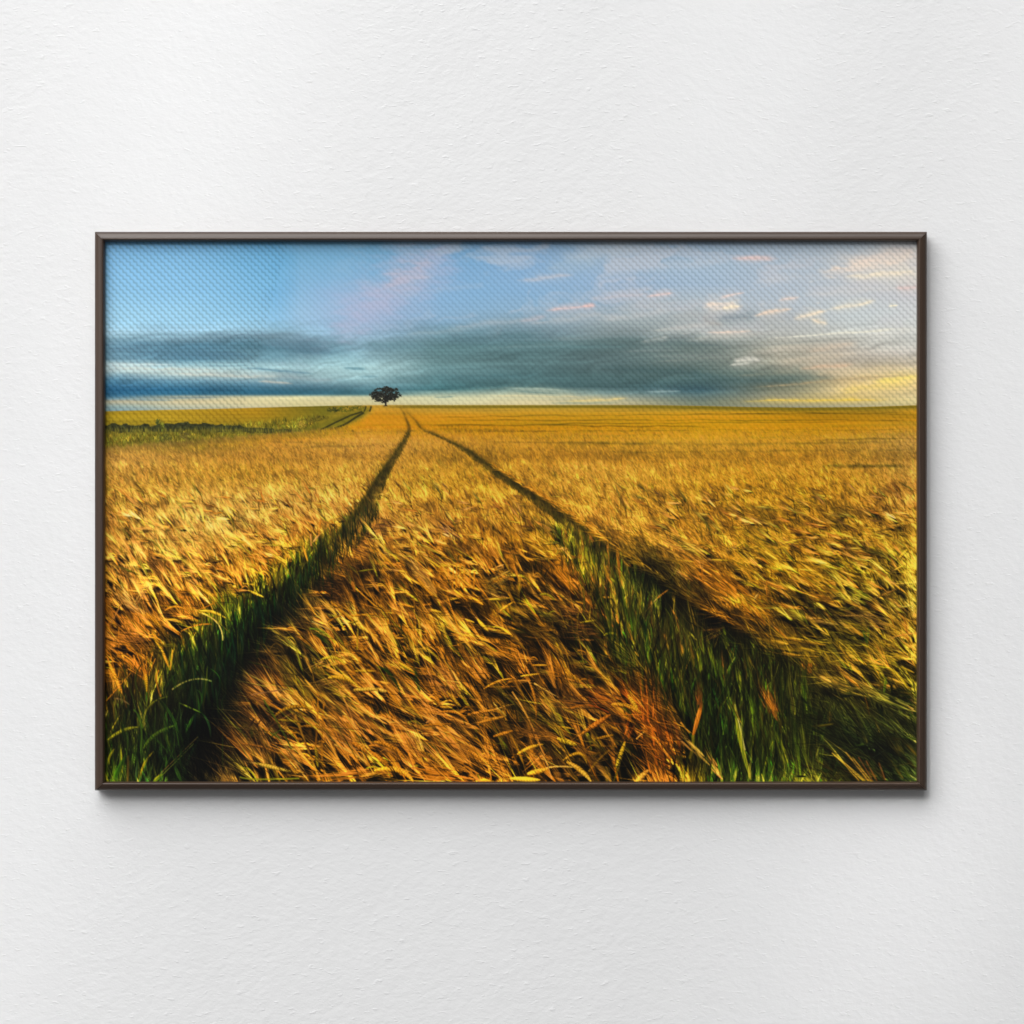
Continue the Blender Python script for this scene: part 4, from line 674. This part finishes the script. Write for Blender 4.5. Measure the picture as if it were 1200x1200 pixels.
def math_(nt, op, a, b=None, c=None):
    n = N_(nt, 'ShaderNodeMath', operation=op)
    for i, v in enumerate((a, b, c)):
        if v is None: continue
        if isinstance(v, (int, float)): n.inputs[i].default_value = v
        else: nt.links.new(v, n.inputs[i])
    return n.outputs[0]

# ---- plaster wall
def wall_material():
    m, nt, b = mat_new('white_plaster')
    tc = N_(nt, 'ShaderNodeTexCoord')
    def noise(scale, detail, rot, st, rough=.55):
        mp = N_(nt, 'ShaderNodeMapping'); mp.inputs['Rotation'].default_value = (0, math.radians(rot), 0); mp.inputs['Scale'].default_value = (st, 1, 1)
        n = N_(nt, 'ShaderNodeTexNoise'); n.inputs['Scale'].default_value = scale; n.inputs['Detail'].default_value = detail; n.inputs['Roughness'].default_value = rough
        nt.links.new(tc.outputs['Object'], mp.inputs[0]); nt.links.new(mp.outputs[0], n.inputs['Vector'])
        return n.outputs['Fac']
    a = noise(85, 4, -40, .7, .6); c = noise(210, 3, -45, .6, .6); d = noise(16, 2, 0, 1); e = noise(170, 2, -48, .42)
    chips = N_(nt, 'ShaderNodeMapRange'); chips.inputs[1].default_value = .60; chips.inputs[2].default_value = .72; chips.interpolation_type = 'SMOOTHSTEP'
    nt.links.new(e, chips.inputs[0])
    h = math_(nt, 'ADD', math_(nt, 'MULTIPLY', a, .8), math_(nt, 'MULTIPLY', c, .55))
    h = math_(nt, 'ADD', h, math_(nt, 'MULTIPLY', d, .7))
    h = math_(nt, 'ADD', h, math_(nt, 'MULTIPLY', chips.outputs[0], .28))
    bp = N_(nt, 'ShaderNodeBump'); bp.inputs['Strength'].default_value = WALL_BUMP; bp.inputs['Distance'].default_value = .0012
    nt.links.new(h, bp.inputs['Height']); nt.links.new(bp.outputs[0], b.inputs['Normal'])
    r = N_(nt, 'ShaderNodeMapRange'); r.inputs[3].default_value = .795; r.inputs[4].default_value = .825
    nt.links.new(d, r.inputs[0])
    cb = N_(nt, 'ShaderNodeCombineColor')
    for i in range(3): nt.links.new(r.outputs[0], cb.inputs[i])
    nt.links.new(cb.outputs[0], b.inputs['Base Color'])
    b.inputs['Roughness'].default_value = .9; b.inputs['Specular IOR Level'].default_value = .15
    return m
WALL_BUMP = .52
bm = bmesh.new()
bmesh.ops.create_cube(bm, size=1)
for v in bm.verts: v.co = (v.co.x*7.0, .08+v.co.y*.16, v.co.z*6.0)
me = bpy.data.meshes.new('wall'); bm.to_mesh(me); bm.free()
wall = link('wall', me, wall_material()); wall['kind'] = 'structure'
wall['label'] = 'white textured plaster wall behind the framed picture'

# ---- the framed picture
XO0, XO1, ZO0, ZO1 = wx(110.2), wx(1087.2), wz(271.0), wz(927.0)
XI0, XI1, ZI0, ZI1 = wx(122.2), wx(1075.4), wz(282.4), wz(916.7)
root = bpy.data.objects.new('framed_picture', None); C.objects.link(root)
root.location = (0, 0, ZO1)
root['label'] = 'dark brown framed canvas print of a golden wheat field hanging on white plaster'
root['category'] = 'framed picture'
def wood_material(axis):
    m, nt, b = mat_new('dark_brown_wood')
    tc = N_(nt, 'ShaderNodeTexCoord'); mp = N_(nt, 'ShaderNodeMapping')
    mp.inputs['Scale'].default_value = (3, 420, 420) if axis == 'x' else (420, 420, 3)
    n = N_(nt, 'ShaderNodeTexNoise'); n.inputs['Scale'].default_value = 1; n.inputs['Detail'].default_value = 3
    nt.links.new(tc.outputs['Object'], mp.inputs[0]); nt.links.new(mp.outputs[0], n.inputs['Vector'])
    cr = N_(nt, 'ShaderNodeValToRGB')
    cr.color_ramp.elements[0].position = .3; cr.color_ramp.elements[0].color = (.038, .0215, .0135, 1)
    cr.color_ramp.elements[1].position = .72; cr.color_ramp.elements[1].color = (.068, .043, .029, 1)
    nt.links.new(n.outputs['Fac'], cr.inputs[0]); nt.links.new(cr.outputs[0], b.inputs['Base Color'])
    b.inputs['Roughness'].default_value = .36; b.inputs['Specular IOR Level'].default_value = .5
    bp = N_(nt, 'ShaderNodeBump'); bp.inputs['Strength'].default_value = .12; bp.inputs['Distance'].default_value = .0004
    nt.links.new(n.outputs['Fac'], bp.inputs['Height']); nt.links.new(bp.outputs[0], b.inputs['Normal'])
    return m
# section of a rail: share of its width from the outer edge inwards, distance off the wall
PROF = [(u, d+.0022 if d > .01 else d) for u, d in [(0, .0025), (0, .0150), (.02, .0163), (.07, .0174), (.15, .0184), (.26, .0193), (.40, .0202), (.55, .0208), (.68, .0212), (.77, .0213), (.82, .0212), (.86, .0208), (.90, .0202), (.94, .0195), (.97, .0188), (.99, .0182), (1.0, .0176), (1.0, .0122), (.72, .0122), (.72, .0025)]]
def rail(oa, ob, ia, ib, mat):
    # oa, ob outer corners, ia, ib inner corners: the ends are cut along the mitre
    bm = bmesh.new(); A = []; B = []
    cut = .00012
    for u, d in PROF:
        a = (oa[0]+(ia[0]-oa[0])*u, oa[1]+(ia[1]-oa[1])*u); b = (ob[0]+(ib[0]-ob[0])*u, ob[1]+(ib[1]-ob[1])*u)
        L = math.hypot(b[0]-a[0], b[1]-a[1]); t = ((b[0]-a[0])/L*cut, (b[1]-a[1])/L*cut)
        A.append(bm.verts.new((a[0]+t[0], -d, a[1]+t[1]))); B.append(bm.verts.new((b[0]-t[0], -d, b[1]-t[1])))
    n = len(PROF)
    for i in range(n):
        j = (i+1) % n
        f = bm.faces.new((A[i], A[j], B[j], B[i])); f.smooth = 1 <= i <= 15
    bm.faces.new(A); bm.faces.new(B[::-1])
    bmesh.ops.recalc_face_normals(bm, faces=bm.faces)
    bmesh.ops.split_edges(bm, edges=[e for e in bm.edges if len(e.link_faces) == 2 and e.link_faces[0].smooth != e.link_faces[1].smooth])   # crisp ends and sides
    me = bpy.data.meshes.new('frame_rail'); bm.to_mesh(me); bm.free()
    me.transform(__import__('mathutils').Matrix.Translation((0, 0, -ZO1)))
    return link('frame_rail', me, mat, root)
wx_m = wood_material('x'); wz_m = wood_material('z')
TL, TR, BL, BR = (XO0, ZO0), (XO1, ZO0), (XO0, ZO1), (XO1, ZO1)
tl, tr, bl, br = (XI0, ZI0), (XI1, ZI0), (XI0, ZI1), (XI1, ZI1)
rail(TL, TR, tl, tr, wx_m); rail(BL, BR, bl, br, wx_m); rail(TL, BL, tl, bl, wz_m); rail(TR, BR, tr, br, wz_m)

# the board behind the print
PD = .0145                                     # face of the print off the wall
bm = bmesh.new(); bmesh.ops.create_cube(bm, size=1)
for v in bm.verts: v.co = ((XI0+XI1)/2+v.co.x*(XI1-XI0+.005), -.0087+v.co.y*.0065, (ZI0+ZI1)/2+v.co.z*(ZI0-ZI1+.005)-ZO1)
me = bpy.data.meshes.new('backing_board'); bm.to_mesh(me); bm.free()
m, nt, b = mat_new('brown_fibreboard'); b.inputs['Base Color'].default_value = (.16, .10, .06, 1); b.inputs['Roughness'].default_value = .9
link('backing_board', me, m, root)

# the print: one fine grid, its ink carried per vertex
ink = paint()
xs = (PX0+(np.arange(W)+.5)/S-600)*MM; zs = (600-(PY0+(np.arange(H)+.5)/S))*MM-ZO1
co = np.zeros((H*W+4, 3), np.float32)
co[:H*W, 0] = np.tile(xs, H); co[:H*W, 1] = -PD; co[:H*W, 2] = np.repeat(zs, W)
for k, (i, j) in enumerate(((0, 0), (0, W-1), (H-1, W-1), (H-1, 0))): co[H*W+k] = (xs[j], -.0123, zs[i])
i, j = np.meshgrid(np.arange(H-1), np.arange(W-1), indexing='ij'); v0 = (i*W+j).ravel()
quads = np.stack([v0, v0+W, v0+W+1, v0+1], 1)
me = bpy.data.meshes.new('canvas_print')
B0 = H*W
sides = [list(range(0, W))+[B0+1, B0], [k*W+W-1 for k in range(H)]+[B0+2, B0+1], [(H-1)*W+k for k in range(W-1, -1, -1)]+[B0+3, B0+2], [k*W for k in range(H-1, -1, -1)]+[B0, B0+3], [B0, B0+1, B0+2, B0+3]]
loops = np.concatenate([quads.ravel()]+[np.array(q) for q in sides]).astype(np.int32)
starts = np.concatenate([np.arange(len(quads))*4, len(quads)*4+np.cumsum([0]+[len(q) for q in sides[:-1]])]).astype(np.int32)
me.vertices.add(len(co)); me.vertices.foreach_set('co', co.ravel())
me.loops.add(len(loops)); me.loops.foreach_set('vertex_index', loops)
me.polygons.add(len(starts)); me.polygons.foreach_set('loop_start', starts)
me.update(calc_edges=True); me.validate()
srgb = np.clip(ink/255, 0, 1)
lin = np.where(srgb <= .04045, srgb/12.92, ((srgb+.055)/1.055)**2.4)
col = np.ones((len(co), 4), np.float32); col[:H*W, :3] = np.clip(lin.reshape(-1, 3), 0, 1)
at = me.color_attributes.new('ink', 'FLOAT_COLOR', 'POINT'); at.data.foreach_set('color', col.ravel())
edge_ = 337-(GY-283)*.27
wv = .55+.45*np.clip((edge_-GX)/3+.5, 0, 1)-.22*np.clip(1-np.abs(GX-400)/70, 0, 1)+.25*np.clip((GX-690)/60, 0, 1)*np.clip((1041-GX)/2, 0, 1)+.30*np.clip((GX-1040)/3, 0, 1)
fade = np.clip(1-(GY-478)/45, .12, 1); fade = np.maximum(fade, np.clip((GX-1036)/10, 0, 1)*np.clip((620-GY)/90, .3, 1)); fade = np.where((GX < 330) & (GY < 560), np.maximum(fade, np.clip((555-GY)/60, 0, 1)), fade)
w_at = me.attributes.new('weave', 'FLOAT', 'POINT'); w_at.data.foreach_set('value', np.concatenate([(wv*fade).ravel(), np.zeros(4)]).astype(np.float32))
m, nt, b = mat_new('printed_canvas')
ca = N_(nt, 'ShaderNodeVertexColor'); ca.layer_name = 'ink'
wa = N_(nt, 'ShaderNodeAttribute'); wa.attribute_name = 'weave'
tc = N_(nt, 'ShaderNodeTexCoord'); sp = N_(nt, 'ShaderNodeSeparateXYZ'); nt.links.new(tc.outputs['Object'], sp.inputs[0])
nz = N_(nt, 'ShaderNodeTexNoise'); nz.inputs['Scale'].default_value = 160; nz.inputs['Detail'].default_value = 2; nt.links.new(tc.outputs['Object'], nz.inputs['Vector'])
PER = .00815
p = math_(nt, 'DIVIDE', math_(nt, 'ADD', sp.outputs[0], sp.outputs[2]), PER)
q = math_(nt, 'DIVIDE', math_(nt, 'SUBTRACT', sp.outputs[0], sp.outputs[2]), PER)
wig = math_(nt, 'MULTIPLY', math_(nt, 'SINE', math_(nt, 'MULTIPLY', q, 2*math.pi)), .105)
p = math_(nt, 'ADD', math_(nt, 'ADD', p, wig), math_(nt, 'MULTIPLY', nz.outputs['Fac'], .34))
cs = math_(nt, 'MULTIPLY_ADD', math_(nt, 'COSINE', math_(nt, 'MULTIPLY', p, 2*math.pi)), .5, .5)
groove = math_(nt, 'POWER', cs, 1.7)
cell = math_(nt, 'MULTIPLY_ADD', math_(nt, 'SINE', math_(nt, 'MULTIPLY', q, 2*math.pi)), .5, .5)
groove = math_(nt, 'ADD', groove, math_(nt, 'MULTIPLY', cell, .16))
groove = math_(nt, 'MULTIPLY', groove, wa.outputs['Fac'])
k = math_(nt, 'SUBTRACT', 1.085, math_(nt, 'MULTIPLY', groove, .29))
ml = N_(nt, 'ShaderNodeVectorMath', operation='SCALE'); nt.links.new(ca.outputs[0], ml.inputs[0]); nt.links.new(k, ml.inputs['Scale'])
nt.links.new(ml.outputs[0], b.inputs['Base Color'])
bp = N_(nt, 'ShaderNodeBump'); bp.inputs['Strength'].default_value = .25; bp.inputs['Distance'].default_value = .0008; bp.invert = True
nt.links.new(groove, bp.inputs['Height']); nt.links.new(bp.outputs[0], b.inputs['Normal'])
b.inputs['Roughness'].default_value = .75; b.inputs['Specular IOR Level'].default_value = .12
pr = link('canvas_print', me, m, root)
pr['label'] = 'printed canvas of a wheat field with two wheel tracks and a lone tree under a cloudy sunset sky'

# ---- light: a broad soft area light from the upper left, a weak even fill from the room
w = bpy.data.worlds.new('World'); scene.world = w; w.use_nodes = True
w.node_tree.nodes['Background'].inputs[0].default_value = (1, 1, 1, 1); w.node_tree.nodes['Background'].inputs[1].default_value = .15
from mathutils import Vector
def area(name, loc, target, sx, sy, power, spread=None, col=(1, 1, 1)):
    l = bpy.data.lights.new(name, 'AREA'); l.shape = 'RECTANGLE'; l.size = sx; l.size_y = sy; l.energy = power; l.color = col
    if spread: l.spread = math.radians(spread)
    o = bpy.data.objects.new(name, l); C.objects.link(o); o.location = loc
    o.rotation_euler = (Vector(target)-Vector(loc)).to_track_quat('-Z', 'Y').to_euler()
    return o
area('overhead_softbox', (-5.0, -6.6, 6.2), (-4.7, -5.9, 0), 11, 12.5, KEY)
area('side_highlight_light', (-4.8, -3.6, 1.7), (0, 0, .1), 1.8, 2.0, 26)  # unseen lamp added to put highlights on the left of the frame

# faint patches of window light sliding over the wall
for tx, tz, sx, sy, p in ((-.40, .36, .24, 1.0, BAND), (.25, .34, .12, .9, BAND*.4), (.60, .20, .16, 1.3, BAND*.8), (.42, -.52, .25, .5, BAND*.5), (-.62, -.55, .18, .6, BAND*.4)):
    area('window_patch', (tx-1.1, -3.0, tz+2.0), (tx, 0, tz), sx, sy, p, 5).rotation_euler.rotate_axis('Z', math.radians(-9))

# ---- camera
cam = bpy.data.cameras.new('camera'); co_ = bpy.data.objects.new('camera', cam); C.objects.link(co_)
cam.sensor_width = 36; DIST = 3.0
cam.lens = 36*DIST/1.2
co_.location = (0, -DIST-.0232, 0); co_.rotation_euler = (math.radians(90), 0, 0)
cam.clip_start = .05; cam.clip_end = 60
scene.camera = co_
vs = scene.view_settings; vs.view_transform = 'Standard'; vs.look = 'None'; vs.exposure = 0; vs.gamma = 1; vs.use_curve_mapping = False
scene.cycles.use_denoising = True
